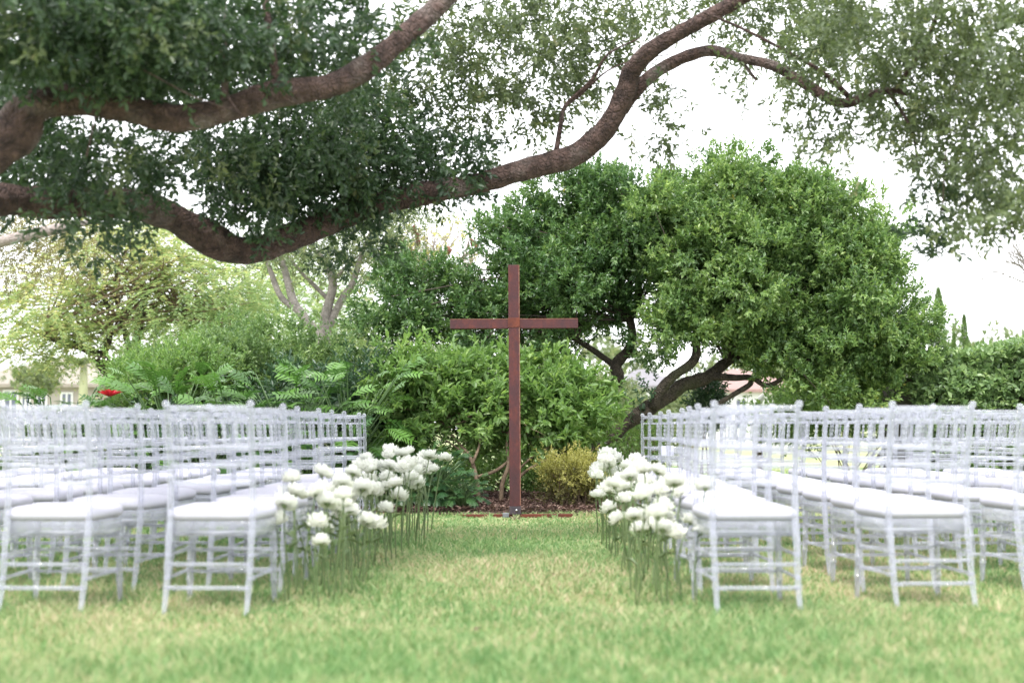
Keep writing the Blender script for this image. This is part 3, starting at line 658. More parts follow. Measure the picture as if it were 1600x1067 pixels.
# tree behind the cross
lt = tree_root('garden_tree', 'glossy dark green tree spreading behind the cross with a bent grey-brown trunk', 'tree', 935, 700, 16.2)
mb = MB(); limb_mesh(mb, PR([(925,780,16.2,.11), (928,700,16.2,.09), (940,630,16.2,.085), (965,592,16.2,.08), (962,570,16.2,.07), (985,540,16.2,.06), (985,500,16.3,.05), (960,420,16.4,.03), (920,350,16.5,.02)]), 12, .05, .15); mb.build('trunk', bk, lt)
mb = MB(); limb_mesh(mb, PR([(962,572,16.2,.04), (900,530,16.3,.035), (820,490,16.4,.03), (700,480,16.5,.02), (620,500,16.5,.012)]), 10, .06, .12); mb.build('limb', bk, lt)
mb = MB(); limb_mesh(mb, PR([(985,505,16.3,.035), (1000,450,16.4,.03), (980,380,16.5,.02), (900,320,16.6,.012)]), 10, .06, .12); mb.build('limb', bk, lt)
E = [ell(900,340,16.6,110,60,.7,1.2), ell(835,375,16.6,80,60,.7,.9), ell(650,470,16.4,90,55,.7,1.2), ell(720,500,16.2,100,50,.7,1.1), ell(620,530,16.2,70,40,.6,.6), ell(880,450,16.3,100,80,.8,1.4), ell(970,400,16.5,80,90,.8,1.1), ell(870,540,16.1,80,35,.6,.8), ell(985,320,16.6,80,40,.6,.7), ell(700,410,16.6,60,16,.4,.25), ell(800,460,16.4,90,45,.6,.9), ell(940,300,16.7,40,24,.4,.25), ell(990,500,16.2,60,50,.6,.6)]
O, D, LC, tn = lumps(lobes(E, 140, .18, .36), 1450, 9, .055, .12, .6)
f1 = sprigs(O, D, .12, 9, .058, .028, .8, tn); foliage('crown', [f1], M['glossy_leaf_dark'], lt)
mb = MB()
for q in [tuple(q) for q in LC[:70]]: twigs(mb, random.choice([P(985,500,16.3), P(900,530,16.3), P(960,420,16.4), P(820,490,16.4)]), [q], .016, 4)
mb.build('twigs', M['twig'], lt, kind='stuff')

# ------------------------------------------------------------ shrubs behind the cross
def shrub(label, px, d, E, mat, m, nper, L, W, stems=None, name='shrub', k=8, rl=.07, twn=60, sl=.12, hi=False, splay=.75, up=.5, shell=.3, cat='shrub', smat='stem_brown'):
    q = P(px, 700, d); r = thing(name, label, cat, (q.x, d, 0), world=True)
    O, D, LC, tn = lumps(lobes(E, max(45, m//9), .16, .34) if m >= 300 else E, m, nper, rl*.8 if m >= 300 else rl, .2 if m >= 300 else shell, up, cutz=.06)
    foliage('foliage', [sprigs(O, D, sl, k, L, W, splay, tn, hi=hi)], mat, r)
    mb = MB(); g0 = Vector((q.x, d, .03))
    for s in (stems or []): limb_mesh(mb, PR(s), 8, .06, .15)
    roots = [P(*s[-1][:3]) for s in (stems or [])] or [g0]
    for c in LC[:twn]: twigs(mb, random.choice(roots) if stems else g0+Vector((random.uniform(-.15,.15), random.uniform(-.1,.1), 0)), [c], .010, 4)
    mb.build('stems', M[smat], r, kind='stuff'); return r
shrub('bushy light green shrub with bare forked stems just left of the cross', 745, 14.7,
   [ell(650,600,14.8,75,42,.45,1.2), ell(730,600,14.8,75,40,.45,1.2), ell(640,660,14.6,60,45,.4,1), ell(700,650,14.6,70,30,.35,.7), ell(690,575,14.9,90,22,.4,.6), ell(780,640,14.8,35,60,.35,.8), ell(800,580,14.9,50,28,.4,.6)], M['shrub_leaf'], 330, 6, .084, .033,
   [[(748,795,14.3,.028),(745,750,14.3,.026),(735,715,14.4,.022),(715,690,14.5,.014),(690,660,14.6,.008)], [(745,745,14.3,.02),(775,735,14.4,.018),(798,715,14.5,.014),(815,680,14.6,.008)], [(738,725,14.3,.018),(750,690,14.5,.014),(745,650,14.6,.008)], [(735,715,14.4,.012),(700,690,14.5,.009),(660,670,14.6,.006)]], k=8, rl=.08, sl=.14, hi=True, twn=70)
shrub('bushy light green shrub with pale stems right behind the cross', 850, 14.7,
   [ell(850,610,14.9,85,40,.45,1.2), ell(900,640,14.8,50,50,.4,1), ell(860,665,14.7,80,40,.4,1), ell(820,600,14.9,60,34,.4,.7), ell(905,690,14.9,40,30,.35,.6), ell(835,560,14.9,16,18,.15,.25), ell(800,650,14.8,40,50,.35,.7)], M['shrub_leaf'], 330, 6, .088, .034,
   [[(782,795,14.4,.026),(785,755,14.4,.025),(795,725,14.4,.02),(792,690,14.5,.014),(800,650,14.6,.008)], [(790,795,14.5,.022),(812,745,14.5,.018),(850,720,14.5,.013),(900,700,14.6,.008)], [(800,745,14.5,.014),(830,715,14.5,.012),(870,690,14.6,.008),(905,660,14.7,.005)]], k=8, rl=.08, sl=.14, hi=True, twn=70)
shrub('low golden yellow shrub right of the cross foot', 895, 14.0, [ell(893,734,14.0,44,15,.28,1.6), ell(925,738,14.0,26,13,.22,.6)], M['gold_leaf'], 170, 6, .03, .013, name='golden_shrub', k=9, rl=.05, sl=.09, twn=40)
r = [o for o in bpy.data.objects if o.name.startswith('golden_shrub')][0]
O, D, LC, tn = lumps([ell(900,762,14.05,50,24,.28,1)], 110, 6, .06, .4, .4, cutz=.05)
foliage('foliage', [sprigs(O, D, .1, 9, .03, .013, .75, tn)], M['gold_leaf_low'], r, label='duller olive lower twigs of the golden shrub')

# ------------------------------------------------------------ big lobed leaves
def lobed(nl, seed, wide=.5, cut=.62):
    """deeply cut leaf, midrib along +Y, length 1"""
    rs = random.Random(seed); mb = MB(); nseg = nl*2
    def mid(s): return Vector((0, s, -.32*s*s+.10*s))
    for sd in (-1, 1):
        for i in range(nl):
            s0 = .02+.93*i/nl; s1 = .02+.93*(i+.9)/nl; sm = (s0+s1)/2
            ln = wide*math.sin(math.pi*min(1, (.25+.75*(1-sm))))**.7*(1-.25*sm)*rs.uniform(.88, 1.1)
            if i == 0: ln *= .75
            ang = R(62-52*sm+(-30 if i == 0 else 0)); dr = Vector((sd*math.sin(R(90)-ang+R(0)) if False else sd*math.cos(ang-R(10)), math.sin(ang-R(10)), 0))
            a, b = mid(s0), mid(s1); c = (a+b)/2
            q1 = c+dr*ln*(1-cut)+Vector((0,0,.05*ln)); w = (b-a)*.62
            q2 = c+dr*ln*.72+Vector((0,0,-.06*ln)); q3 = c+dr*ln+Vector((0,.02,-.22*ln))
            vs = [a, b, q1-w*.46, q1+w*.46, q2-w*.42, q2+w*.42, q3]
            mb.add(vs, [(0,1,3,2), (2,3,5,4), (4,5,6)] if sd > 0 else [(1,0,2,3), (3,2,4,5), (5,4,6)], False)
    a = mid(.95); mb.add([a+Vector((-.02,-.03,0)), a+Vector((.02,-.03,0)), a+Vector((.05,.06,-.03)), a+Vector((0,.16,-.08)), a+Vector((-.05,.06,-.03))], [(0,1,2,3,4)])
    mb.tube([(0,-.02,0.004), mid(.5)+Vector((0,0,.006)), mid(.97)+Vector((0,0,.004))], [.014, .009, .003], 4)
    return mb
LV = {k: [lobed(6, 3, .62).mesh('leaf', M[k]), lobed(7, 9, .60).mesh('leaf', M[k]), lobed(6, 21, .66).mesh('leaf', M[k])] for k in ('philo', 'philo_dark')}
def philodendron(px, pytop, d, n, size, spread, label, key='philo', name='philodendron'):
    q = P(px, pytop, d); ztop = q.z; r = thing(name, label, 'plant', (q.x, d, .03)); mbp = MB()
    for i in range(n):
        az = 2*math.pi*i*.381966+random.uniform(-.3, .3); rr = spread*(.15+.85*math.sqrt(random.random())); fr = i/n
        hz = ztop*(1.0-.75*fr)*random.uniform(.9, 1.02)-.03 - .15*size
        tipx, tipy = rr*math.cos(az), rr*math.sin(az)*.8
        hz = max(hz, .12)
        base = Vector((tipx, tipy, hz))
        o = link('leaf', random.choice(LV[key]), r); o.location = base
        # leaf points outward, and the outer ones droop
        el = R(random.uniform(25, 65)*(1-fr)-35*fr+random.uniform(-10, 10))
        dirv = Vector((math.cos(az)*math.cos(el), math.sin(az)*math.cos(el), math.sin(el)))
        if dirv.y > .25 and random.random() < .65: dirv.y *= -1          # most blades turn to the light at the front
        up = Vector((random.uniform(-.3,.3), -.35, 1)); z = (up-dirv*up.dot(dirv)).normalized(); x = dirv.cross(z)
        from mathutils import Matrix
        o.rotation_euler = Matrix((x, dirv.normalized(), z)).transposed().to_euler(); sz = size*random.uniform(.5, .95); o.scale = (sz, sz, sz)
        mbp.tube([(tipx*.1, tipy*.1, 0), (tipx*.45, tipy*.45, hz*.7), tuple(base)], [.012, .009, .006], 5, cap=False)
    mbp.build('petioles', M['petiole'], r, kind='stuff'); return r
philodendron(90, 600, 14.2, 60, 0.32, .55, 'cut-leaf philodendron at the far left in front of the distant house')
philodendron(20, 625, 14.0, 35, 0.27, .45, 'low cut-leaf philodendron at the left edge behind the chairs')
philodendron(175, 618, 13.9, 51, 0.27, .5, 'cut-leaf philodendron just below the red bromeliad')
philodendron(270, 572, 14.1, 76, 0.37, .65, 'bright cut-leaf philodendron fanning up left of the green mound')
philodendron(365, 590, 14.0, 71, 0.37, .6, 'bright cut-leaf philodendron in the middle of the left border')
philodendron(455, 575, 14.1, 76, 0.37, .6, 'glossy cut-leaf philodendron below the grey-trunked tree')
philodendron(545, 560, 14.2, 76, 0.38, .55, 'tallest cut-leaf philodendron nearest the light green shrub')
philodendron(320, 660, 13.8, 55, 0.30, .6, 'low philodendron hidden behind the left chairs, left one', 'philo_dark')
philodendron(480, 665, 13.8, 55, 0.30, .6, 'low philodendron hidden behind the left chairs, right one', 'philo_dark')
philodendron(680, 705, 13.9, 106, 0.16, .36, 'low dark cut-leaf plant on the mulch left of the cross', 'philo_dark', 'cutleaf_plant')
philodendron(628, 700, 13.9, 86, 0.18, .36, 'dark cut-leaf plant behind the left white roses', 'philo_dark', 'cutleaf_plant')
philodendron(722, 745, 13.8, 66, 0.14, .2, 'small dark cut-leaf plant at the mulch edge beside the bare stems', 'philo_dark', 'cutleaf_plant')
# red bromeliad
q = P(172, 612, 13.7); br = thing('bromeliad', 'bright red bromeliad flower among the philodendron leaves on the left', 'plant', (q.x, 13.7, q.z-.25))
n = 16; az = np.arange(n)*2.4; C = np.zeros((n, 3)); C[:, 2] = .2; A = np.stack([np.cos(az), np.sin(az)*.6, np.full(n, .55)], 1)
v, f, a = leaves(C, A, np.tile([0,0,1.], (n,1)), np.full(n, .13), np.full(n, .04), rng.random(n), True); o = link('flower', mesh_np('flower', v, f, M['red_leaf'], a), br)
mb = MB(); mb.tube([(0,0,-q.z+.25), (0,0,.22)], .012, 6); mb.build('stem', M['petiole'], br)

# rounded green mound and shrubs of the middle ground
shrub('wide rounded mound of fine pale green foliage left of the grey-trunked tree', 400, 16.5,
  [ell(400,590,16.5,190,75,1.1,2), ell(300,610,16.2,110,60,.9,1.2), ell(490,590,16.3,90,60,.8,1)], M['mound_leaf'], 1250, 7, .058, .026, name='mounded_shrub', k=9, rl=.08, sl=.12, twn=30, shell=.12, up=.9)
shrub('leafy green shrub above the red bromeliad', 215, 15.2, [ell(225,600,15.2,50,42,.5,1), ell(300,585,15.4,60,36,.5,1)], M['shrub_leaf'], 230, 6, .05, .02, k=8, rl=.08, twn=20)
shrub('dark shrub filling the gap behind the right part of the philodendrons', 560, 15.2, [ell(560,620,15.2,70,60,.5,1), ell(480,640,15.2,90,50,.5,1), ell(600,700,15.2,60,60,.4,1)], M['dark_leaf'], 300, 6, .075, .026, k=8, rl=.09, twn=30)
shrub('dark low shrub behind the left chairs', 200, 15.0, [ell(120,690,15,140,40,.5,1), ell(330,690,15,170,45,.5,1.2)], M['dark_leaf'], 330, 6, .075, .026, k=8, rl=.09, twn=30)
shrub('yellow-green bush glowing behind the leaning trunk', 980, 20, [ell(965,680,20,60,50,.7,1), ell(1010,690,20,60,40,.7,.7)], M['pale_leaf'], 260, 6, .06, .025, k=9, rl=.1, twn=20, smat='stem_brown')
shrub('pale green bush behind the trunk fork in front of the white house', 960, 30, [ell(955,625,30,35,40,1,1), ell(985,640,30,35,25,1,1)], M['pale_leaf'], 160, 6, .08, .035, k=9, rl=.13, twn=20)
shrub('pale round bush seen under the trunk arch', 1075, 26, [ell(1075,640,26,38,24,.8,1), ell(1060,655,26,50,24,.8,1)], M['pale_leaf'], 170, 6, .07, .03, k=9, rl=.12, twn=20)
shrub('dark narrow shrub standing under the dome tree', 1105, 17, [ell(1105,630,17,14,40,.25,1)], M['dark_leaf'], 60, 6, .06, .024, k=8, rl=.07, twn=10)
shrub('green shrubs below the dome tree crown behind the right chairs', 1330, 17.5, [ell(1260,650,17.5,110,30,.7,1), ell(1400,645,17.3,90,36,.7,1)], M['shrub_leaf'], 330, 6, .06, .026, k=8, rl=.1, twn=20)
shrub('sparse shrub of small leaves between leaning trunk and the right chairs', 1000, 16.5, [ell(1000,690,16.5,28,30,.3,1), ell(975,720,16.5,30,25,.3,.6)], M['shrub_leaf'], 60, 5, .05, .022, k=7, rl=.09, twn=30)
# a few dark leaves sprouting on the leaning trunk
rtO = np.array([list(P(px, py, 15.45)) for px, py in ((985,625),(995,618),(1000,632),(1005,625),(1012,618),(990,640),(1010,605),(1018,596))]*3)+rng.normal(0, .04, (24, 3))
foliage('sprout', [sprigs(rtO, rng.normal(size=(24, 3))+np.array([-.5,0,.6]), .10, 7, .055, .028, .8)], M['dark_leaf'], rt)

shrub('low green shrubs filling the gap behind the bare stems and the cross foot', 800, 17.2, [ell(720,735,17.2,80,28,.5,1), ell(850,735,17.2,90,28,.5,1), ell(940,745,17.2,50,18,.4,.5)], M['shrub_leaf'], 260, 6, .065, .026, k=8, rl=.1, twn=20)
# ------------------------------------------------------------ clipped hedge, right
hd = thing('hedge', 'tall clipped leafy hedge sloping up at the right edge', 'hedge', (6.2, 16.3, 0), world=True)
def hedge_top(x): return 1.50+.15*max(0, (x-4.4)/1.1)**1.4
nh = 9000; xx = rng.uniform(4.35, 7.4, nh); tz = np.array([hedge_top(x) for x in xx]); top = rng.random(nh) < .3
yy = np.where(top, rng.uniform(15.4, 17, nh), 15.4+rng.normal(0, .05, nh)+.12*np.sin(xx*5)); zz = np.where(top, tz+rng.normal(0, .03, nh), tz*rng.random(nh))
k = (~top) & (zz > tz-.25); yy = np.where(k, yy+(.25-(tz-zz))*.8, yy)
D = np.where(top[:, None], np.array([[0,-.3,1.]]), np.array([[0,-1.,.5]]))+rng.normal(0, .5, (nh, 3))
foliage('foliage', [sprigs(np.stack([xx, yy, zz], 1), D, .07, 5, .075, .040, .9)], M['hedge_leaf'], hd)
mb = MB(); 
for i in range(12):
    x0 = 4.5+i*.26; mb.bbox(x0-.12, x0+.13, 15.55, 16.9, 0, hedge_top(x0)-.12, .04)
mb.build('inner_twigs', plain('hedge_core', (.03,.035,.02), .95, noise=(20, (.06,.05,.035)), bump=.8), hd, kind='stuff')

# ------------------------------------------------------------ distant trees
def column_tree(px, pytop, pybase, d, wpx, label):
    b = P(px, pybase, d); tp = P(px, pytop, d); r = thing('cypress_tree', label, 'tree', (b.x, d, 0), world=True, group='distant cypresses above the hedge')
    n = 900; t = rng.random(n)**.9; hz = b.z+(tp.z-b.z)*t; rad = wpx/2/sc(d)*(1-t)**.95*rng.uniform(.5, 1.05, n)+.005; a = rng.uniform(0, 6.28, n)
    rad *= 1+.25*np.sin(hz*7+a*2)
    O = np.stack([b.x+rad*np.cos(a), d+rad*np.sin(a), hz], 1); Dd = np.stack([np.cos(a)*.4, np.sin(a)*.4, np.ones(n)], 1)
    foliage('crown', [sprigs(O, Dd, .06, 8, .045, .016, .5)], M['mound_leaf'], r)
    mb = MB(); mb.tube([(b.x, d, 0), (b.x, d, b.z+.5), (b.x, d, tp.z-.3)], [.05, .03, .01], 6); mb.build('trunk', M['bark_brown'], r)
column_tree(1468, 453, 575, 34, 44, 'tall grey-green cypress beside the dome tree crown'); column_tree(1508, 495, 580, 40, 24, 'slim pointed cypress standing alone above the hedge'); column_tree(1491, 522, 580, 42, 14, 'smallest cypress tip between two taller cypresses')
# feathery yellowing tree on the left
ft = tree_root('feathery_tree', 'feathery yellow-green tree with forked brown trunk on the far left', 'tree', 180, 640, 22)
mb = MB(); limb_mesh(mb, PR([(186,690,22,.17), (182,600,22,.15), (160,565,22,.12), (135,545,22,.08), (70,525,22,.05), (20,500,22,.02)]), 10, .1, .12); mb.build('trunk', M['bark_brown'], ft)
for l in ([(183,598,22,.12), (205,565,22,.10), (215,520,22,.07), (235,450,22,.04), (280,400,22,.02)], [(158,565,22,.07), (172,520,22,.06), (165,470,22,.04), (120,400,22,.02)], [(207,560,22,.06), (190,500,22,.05), (180,440,22,.03), (200,380,22,.02)], [(215,520,22,.05), (280,490,22,.035), (350,450,22,.02)]):
    mb = MB(); limb_mesh(mb, PR(l), 8, .12, .12); mb.build('limb', M['bark_brown'], ft)
def fronds(E, m, nper, vs=None):
    O, D, LC, tn = lumps(E, m, nper, .22, .6, .1, .35); D[:, 2] *= .25
    return O, unit(D), LC, tn
E = [ell(100,480,22,110,45,1.8,1.2), ell(210,420,22,150,50,1.8,1.3), ell(330,440,22,120,55,1.6,1.2), ell(60,430,22,70,40,1.5,.6), ell(170,370,22.5,120,35,1.6,.7), ell(150,525,22,90,18,1.6,.4), ell(380,490,22,70,45,1.2,.8), ell(280,500,22,90,30,1.2,.6), ell(20,545,22,24,36,.8,.2), ell(260,380,22.5,120,40,1.5,.7)]
O, D, LC, tn = fronds(E, 300, 5)
bias = np.clip(.35+.5*np.sin((O[:, 0]+9)*.9)*.5+.35*(O[:, 2] > 3.0)-.1, 0, 1)*.6+tn*.4
foliage('crown', [sprigs(O, D, .6, 44, .085, .022, .95, bias, planar=True, jitter=.15)], M['feather_leaf'], ft)
mb = MB()
for q in LC[:110]: twigs(mb, random.choice([P(235,450,22), P(172,520,22), P(190,500,22), P(70,525,22), P(280,490,22)]), [q], .02, 4)
mb.build('twigs', M['stem_brown'], ft, kind='stuff')
# second feathery tree filling behind
f2 = tree_root('feathery_tree', 'second feathery green tree behind the grey-trunked tree', 'tree', 430, 640, 27)
mb = MB(); limb_mesh(mb, PR([(430,680,27,.15), (425,560,27,.12), (400,480,27,.06), (380,420,27,.03)]), 8, .15, .1); mb.build('trunk', M['bark_brown'], f2)
O, D, LC, tn = fronds([ell(420,470,27,110,60,2,1), ell(330,500,27,90,40,2,1), ell(540,490,27,60,40,1.5,.6), ell(470,420,27,80,30,1.5,.5)], 170, 6)
foliage('crown', [sprigs(O, D, .55, 44, .08, .024, .95, tn*.45, planar=True, jitter=.15)], M['feather_leaf'], f2)
# fine olive tree at the upper left with a pale branch
ot = tree_root('fine_leaved_tree', 'olive-brown fine-leaved tree at the left edge with one pale smooth branch', 'tree', -160, 640, 13)
mb = MB(); limb_mesh(mb, PR([(-170,800,13,.22), (-165,650,13,.18), (-150,480,13,.13), (-120,400,13,.08), (-60,360,13,.05)]), 10, .1, .1); mb.build('trunk', M['bark_pale'], ot)
mb = MB(); limb_mesh(mb, PR([(-140,420,13,.08), (-60,395,12.5,.06), (10,376,12,.052), (50,366,12,.055), (90,358,12,.050), (118,351,12,.035), (150,348,12.2,.015), (180,352,12.4,.006)]), 12, .04, .12); mb.build('limb', M['bark_pale'], ot, label='pale smooth branch below the oak limb')
O, D, LC, tn = lumps([ell(30,400,14.5,100,50,.9,1), ell(110,390,15,80,40,.8,.7), ell(0,350,14.5,100,40,.9,.8), ell(-80,380,14,90,60,1,.8)], 260, 6, .13, .5, 0)
foliage('crown', [sprigs(O, D, .16, 12, .035, .010, .8, tn)], M['olive_leaf'], ot)
# grey-trunked trees
gt = tree_root('grey_trunked_tree', 'pale grey multi-stemmed tree behind the green mound in the centre left', 'tree', 505, 640, 19)
for i, l in enumerate(([(508,680,19,.14), (510,560,19,.13), (508,500,19,.11), (515,470,19,.10), (520,440,19,.08), (505,405,19,.05), (480,380,19,.03)], [(510,520,19,.08), (530,475,19,.075), (550,445,19,.07), (560,415,19,.05), (575,370,19,.03), (600,330,19,.015)], [(515,470,19,.05), (490,445,19,.04), (470,425,19,.03), (450,400,19,.02)], [(520,440,19,.04), (560,400,19,.02), (620,385,19,.015), (650,370,19,.01)])):
    mb = MB(); limb_mesh(mb, PR(l, .68), 10, .06, .1); mb.build('trunk' if i == 0 else 'limb', M['bark_grey'], gt)
O, D, LC, tn = lumps([ell(560,370,19,90,45,.9,1.2), ell(500,400,19,60,25,.7,.5), ell(600,420,19,45,35,.6,.5), ell(640,340,19.5,60,30,.7,.35), ell(600,330,19,80,30,.8,.5)], 300, 5, .14, .5, 0)
foliage('crown', [sprigs(O, D, .16, 9, .05, .022, .8, tn)], M['pale_leaf'], gt)
g2 = tree_root('grey_trunked_tree', 'mottled grey leaning trunk just left of the multi-stemmed pale tree', 'tree', 480, 640, 18.5)
for i, l in enumerate(([(500,680,18.5,.12), (495,540,18.5,.11), (478,500,18.5,.095), (460,475,18.5,.085), (450,440,18.5,.07), (440,405,18.5,.06), (430,370,18.5,.04)], [(470,490,18.5,.06), (440,465,18.5,.055), (425,430,18.5,.05), (415,400,18.5,.03)])):
    mb = MB(); limb_mesh(mb, PR(l, .68), 10, .06, .12); mb.build('trunk' if i == 0 else 'limb', M['bark_grey'], g2)
O, D, LC, tn = lumps([ell(430,390,18.5,70,22,.7,1)], 60, 5, .12, .5, 0)
foliage('crown', [sprigs(O, D, .16, 9, .05, .022, .8, tn)], M['pale_leaf'], g2)
# bare winter tree twigs: centre (with red seed pods) and right edge
def bare(name, label, px, d, base, aim, n0, depth, len0, r0, mat, spread=.5):
    r = tree_root(name, label, 'tree', px, 640, d); mb = MB()
    def grow(p, dr, ln, rad, dep):
        e = p+dr*ln; m_ = p.lerp(e, .5)+Vector([random.uniform(-1,1) for _ in range(3)])*ln*.06
        mb.tube([p, m_, e], [rad, rad*.8, rad*.62], 4, cap=False)
        if dep:
            for _ in range(3 if dep > 1 else 2):
                grow(p.lerp(e, random.uniform(.5, 1)), (dr+Vector([random.uniform(-1,1) for _ in range(3)])*spread).normalized(), ln*random.uniform(.6, .8), rad*.58, dep-1)
    b0 = Vector(base)
    limb_mesh(mb, [(Vector((b0.x, b0.y, 0)), r0*1.3), (b0.lerp(Vector((b0.x, b0.y, 0)), .5), r0*1.1), (b0, r0)], 8, .2, .1)
    for k in range(n0): grow(b0, (Vector(aim)+Vector([random.uniform(-1,1) for _ in range(3)])*.45).normalized(), len0, r0*.6, depth)
    mb.build('branches', mat, r); return r
b1 = bare('bare_tree', 'pale bare-twigged tree with red seed pods behind the cross tree', 640, 24, P(660, 520, 24), (.1, 0, 1), 4, 4, .9, .07, M['bark_pale'], .55)
mb = MB(); podm = plain('red_pod', (.16,.05,.035), .7, noise=(20, (.24,.10,.06)))
for (px, py) in ((646,352),(650,362),(652,372),(640,385),(642,395),(700,385),(736,372),(742,378)):
    p = P(px, py, 19.5); mb.tube([p, p+Vector((.02,0,-.05)), p+Vector((.01,0,-.12))], [.01, .035, .008], 6)
    mb.tube([p, p+Vector((0,4.0,.3))], [.004, .004], 3)
mb.build('seed_pods', podm, b1, kind='stuff')
O, D, LC, tn = lumps([ell(690,380,24,90,30,1.2,1), ell(620,400,24,60,40,1,.8)], 60, 5, .2, .5, 0)
foliage('foliage', [sprigs(O, D, .2, 9, .06, .03, .8, tn)], M['gold_leaf'], b1, label='thin yellowing leaves')
bare('bare_tree', 'leafless grey tree at the right edge above the hedge', 1640, 20, P(1680, 520, 20), (-.55, 0, .9), 4, 5, .75, .06, M['bark_grey'], .45)

# ------------------------------------------------------------ houses and far things
def house(label, x0, x1, d, dep, eave, ridge, wall, roof, wins, hip=True, over=.4, name='house'):
    r = thing(name, label, 'house', ((x0+x1)/2, d, 0), world=True)
    mb = MB(); mb.box(x0, x1, d, d+dep, 0, eave); mb.build('wall', wall, r)
    mb = MB(); a, b, c, e = x0-over, x1+over, d-over, d+dep+over; h = min((b-a)/2, (e-c)/2)*.92; my = (c+e)/2
    mb.add([(a,c,eave),(b,c,eave),(b,e,eave),(a,e,eave),(a+h,my,ridge),(b-h,my,ridge)], [(0,1,5,4),(1,2,5),(2,3,4,5),(3,0,4)])
    mb.add([(a,c,eave-.14),(b,c,eave-.14),(b,e,eave-.14),(a,e,eave-.14),(a,c,eave-.002),(b,c,eave-.002),(b,e,eave-.002),(a,e,eave-.002)], [(3,2,1,0),(0,1,5,4),(1,2,6,5),(2,3,7,6),(3,0,4,7)])
    mb.build('roof', roof, r)
    for (u, v, z0, z1) in wins:
        m1 = MB(); m1.box(u-.07, u, d-.05, d+.02, z0-.07, z1+.07); m1.box(v, v+.07, d-.05, d+.02, z0-.07, z1+.07); m1.box(u, v, d-.05, d+.02, z1, z1+.07); m1.box(u, v, d-.05, d+.02, z0-.07, z0); m1.box((u+v)/2-.03, (u+v)/2+.03, d-.045, d+.02, z0, z1)
        wf = m1.build('window', M['frame_white'], r)
        m2 = MB(); m2.box(u, v, d-.02, d-.003, z0, z1); pn = m2.build('pane', M['pane'], wf); 
    return r
def PX(px, d): return (px-800)/sc(d)
house('low cream house with a pale tiled roof far off at the left', PX(-90, 58), PX(215, 58), 58, 9, 2.6, 3.9, M['house_cream'], M['roof_tan'],
      [(PX(8,58), PX(27,58), .4, 2.3), (PX(36,58), PX(46,58), .9, 2.2), (PX(98,58), PX(112,58), .9, 2.2), (PX(60,58), PX(72,58), .9, 2.2)])
house('small white house with a grey hipped roof framed by the trunks', PX(962, 62), PX(1062, 62), 62, 6, 2.65, 3.5, M['house_white'], M['roof_grey'], [(PX(974,62), PX(984,62), .6, 2.2), (PX(995,62), PX(1005,62), .6, 2.2), (PX(1020,62), PX(1032,62), .6, 2.2)])
house('white house with a red tiled roof glimpsed under the dome tree', PX(1085, 66), PX(1260, 66), 66, 8, 2.6, 3.7, M['house_white'], M['roof_red'], [(PX(1118,66), PX(1134,66), .8, 2.1), (PX(1150,66), PX(1165,66), .8, 2.1)])
# small palm and yellow shrub in front of the left house
pt = tree_root('palm_tree', 'small pale palm in front of the distant cream house', 'tree', 131, 640, 40)
mb = MB(); b_ = P(131, 570, 40); mb.tube([(b_.x, 40, 0), (b_.x, 40, b_.z*.6), tuple(b_)], [.16, .14, .10], 8); mb.build('trunk', M['pale_leaf'] if False else plain('palm_stem', (.30,.32,.18), .8), pt)
n = 16; az = rng.uniform(0, 6.28, n); O = np.tile(np.array(b_), (n, 1)); D = np.stack([np.cos(az), np.sin(az), rng.uniform(-.1, .9, n)], 1)
foliage('fronds', [sprigs(O, D, .9, 40, .25, .03, .8, planar=True, jitter=.1)], M['pale_leaf'], pt)
shrub('yellow-green clipped shrub in front of the distant house', 55, 45, [ell(58,592,45,24,10,1,1)], M['pale_leaf'], 80, 6, .12, .05, k=8, rl=.15, twn=5)
# distant tree belt closing the horizon
tb = []
for (px, py, d, rx, ry) in ((-200,600,110,160,45),(100,640,110,200,22),(350,600,105,140,60),(520,590,105,120,60),(700,590,100,160,60),(900,600,100,120,60),(1050,640,110,140,20),(1180,615,100,90,40),(1300,600,100,120,60),(1450,610,95,140,55),(1650,600,95,160,60)):
    O, D, LC, tn = lumps([ell(px, py, d, rx, ry, 4, 1)], 50, 6, .9, .3, .5); tb.append(sprigs(O, D, 1.1, 10, .55, .3, .8, tn))
o = foliage('far_wood', tb, M['pale_leaf'], None); o['label'] = 'pale line of far trees along the horizon'; o['category'] = 'trees'
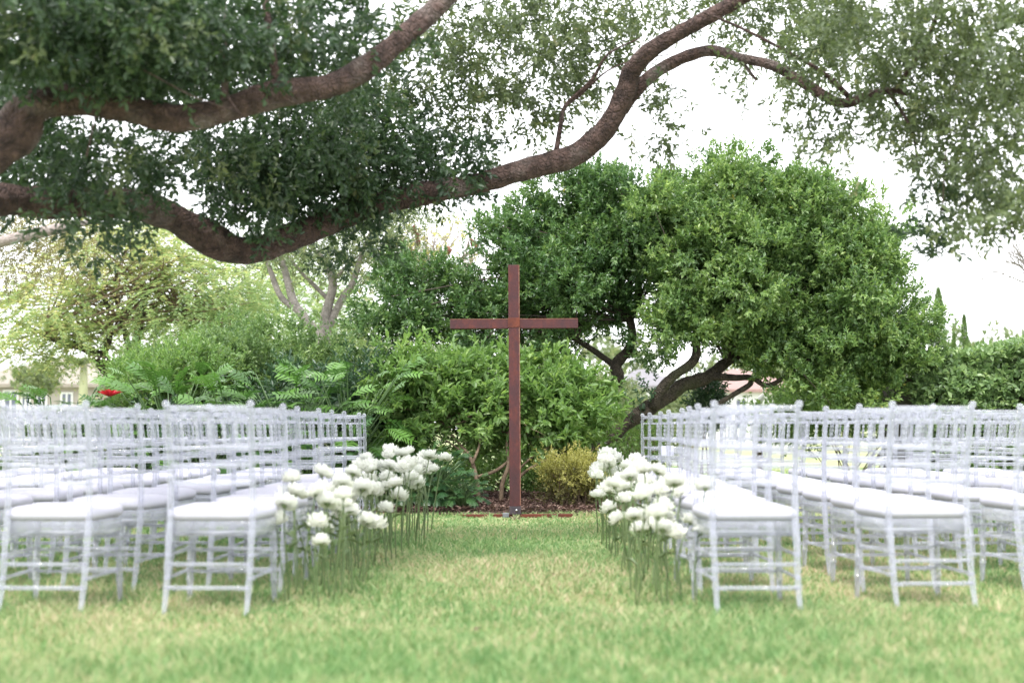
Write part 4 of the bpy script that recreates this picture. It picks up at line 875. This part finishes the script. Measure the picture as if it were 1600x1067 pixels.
# white egret on a post beyond the chairs
eg = P(1186, 640, 18); pz = eg.z-.10
po = thing('wooden_post', 'weathered post under the white egret beyond the right chairs', 'post', (eg.x, 18, 0))
mb = MB(); mb.tube([(0,0,0), (0,0,pz*.5), (0,0,pz)], [.05,.045,.045], 10); mb.build('shaft', M['wood'], po)
er = thing('egret', 'slender white egret standing on a post under the dome tree', 'bird', (eg.x, 18, pz))
mb = MB(); c = crom([(-.10,0,.05,.006), (-.05,0,.13,.03), (0,0,.20,.045), (.04,0,.26,.035), (.065,0,.31,.014), (.06,0,.34,.012), (.07,0,.365,.016), (.085,0,.37,.008)], .01); mb.tube([q[:3] for q in c], [max(q[3], .003) for q in c], 10); mb.build('body', M['egret'], er)
mb = MB(); mb.tube([(.08,0,.368), (.14,0,.36)], [.006, .001], 6); mb.build('beak', M['beak'], er)
for s in (-1, 1):
    mb = MB(); mb.tube([(0,s*.012,.16), (-.01+s*.01,s*.015,.08), (0,s*.015,0)], [.006,.004,.004], 5); mb.build('leg', M['twig'], er)
# rows of small white dots on thin strands in the feathery tree
bm_ = bpy.data.materials.new('white_dot_skin'); bm_.use_nodes = True; bm_.node_tree.nodes['Principled BSDF'].inputs['Base Color'].default_value = (.9,.9,.88,1); bm_.node_tree.nodes['Principled BSDF'].inputs['Roughness'].default_value = .2
for (x0, y0, x1, y1, sag, n, lb) in ((143,555,212,557,3,10,'short straight row of small white dots across the feathery tree fork'), (10,532,60,520,2,8,'row of small white dots at the far left under the fronds'), (118,500,196,474,4,11,'slanting row of small white dots through the upper fronds')):
    r = thing('dot_row', lb, 'string lights', tuple(P(x0, y0, 20)), world=True); pts = [P(x0+(x1-x0)*i/(n-1), y0+(y1-y0)*i/(n-1)+sag*4*(i/(n-1))*(1-i/(n-1)), 20) for i in range(n)]
    mb = MB(); mb.tube(pts, .004, 4); mb.build('strand', M['twig'], r)
    mb = MB(); mb.tube([(0,0,-.012),(0,0,-.008),(0,0,.0),(0,0,.008),(0,0,.014)], [.002,.009,.012,.009,.003], 8); me = mb.mesh('white_dot', bm_)
    for p in pts: o = link('white_dot', me, r); o.location = p-r.location-Vector((0,0,.03))
for o in bpy.data.objects:
    if 'world_children' in o: del o['world_children']
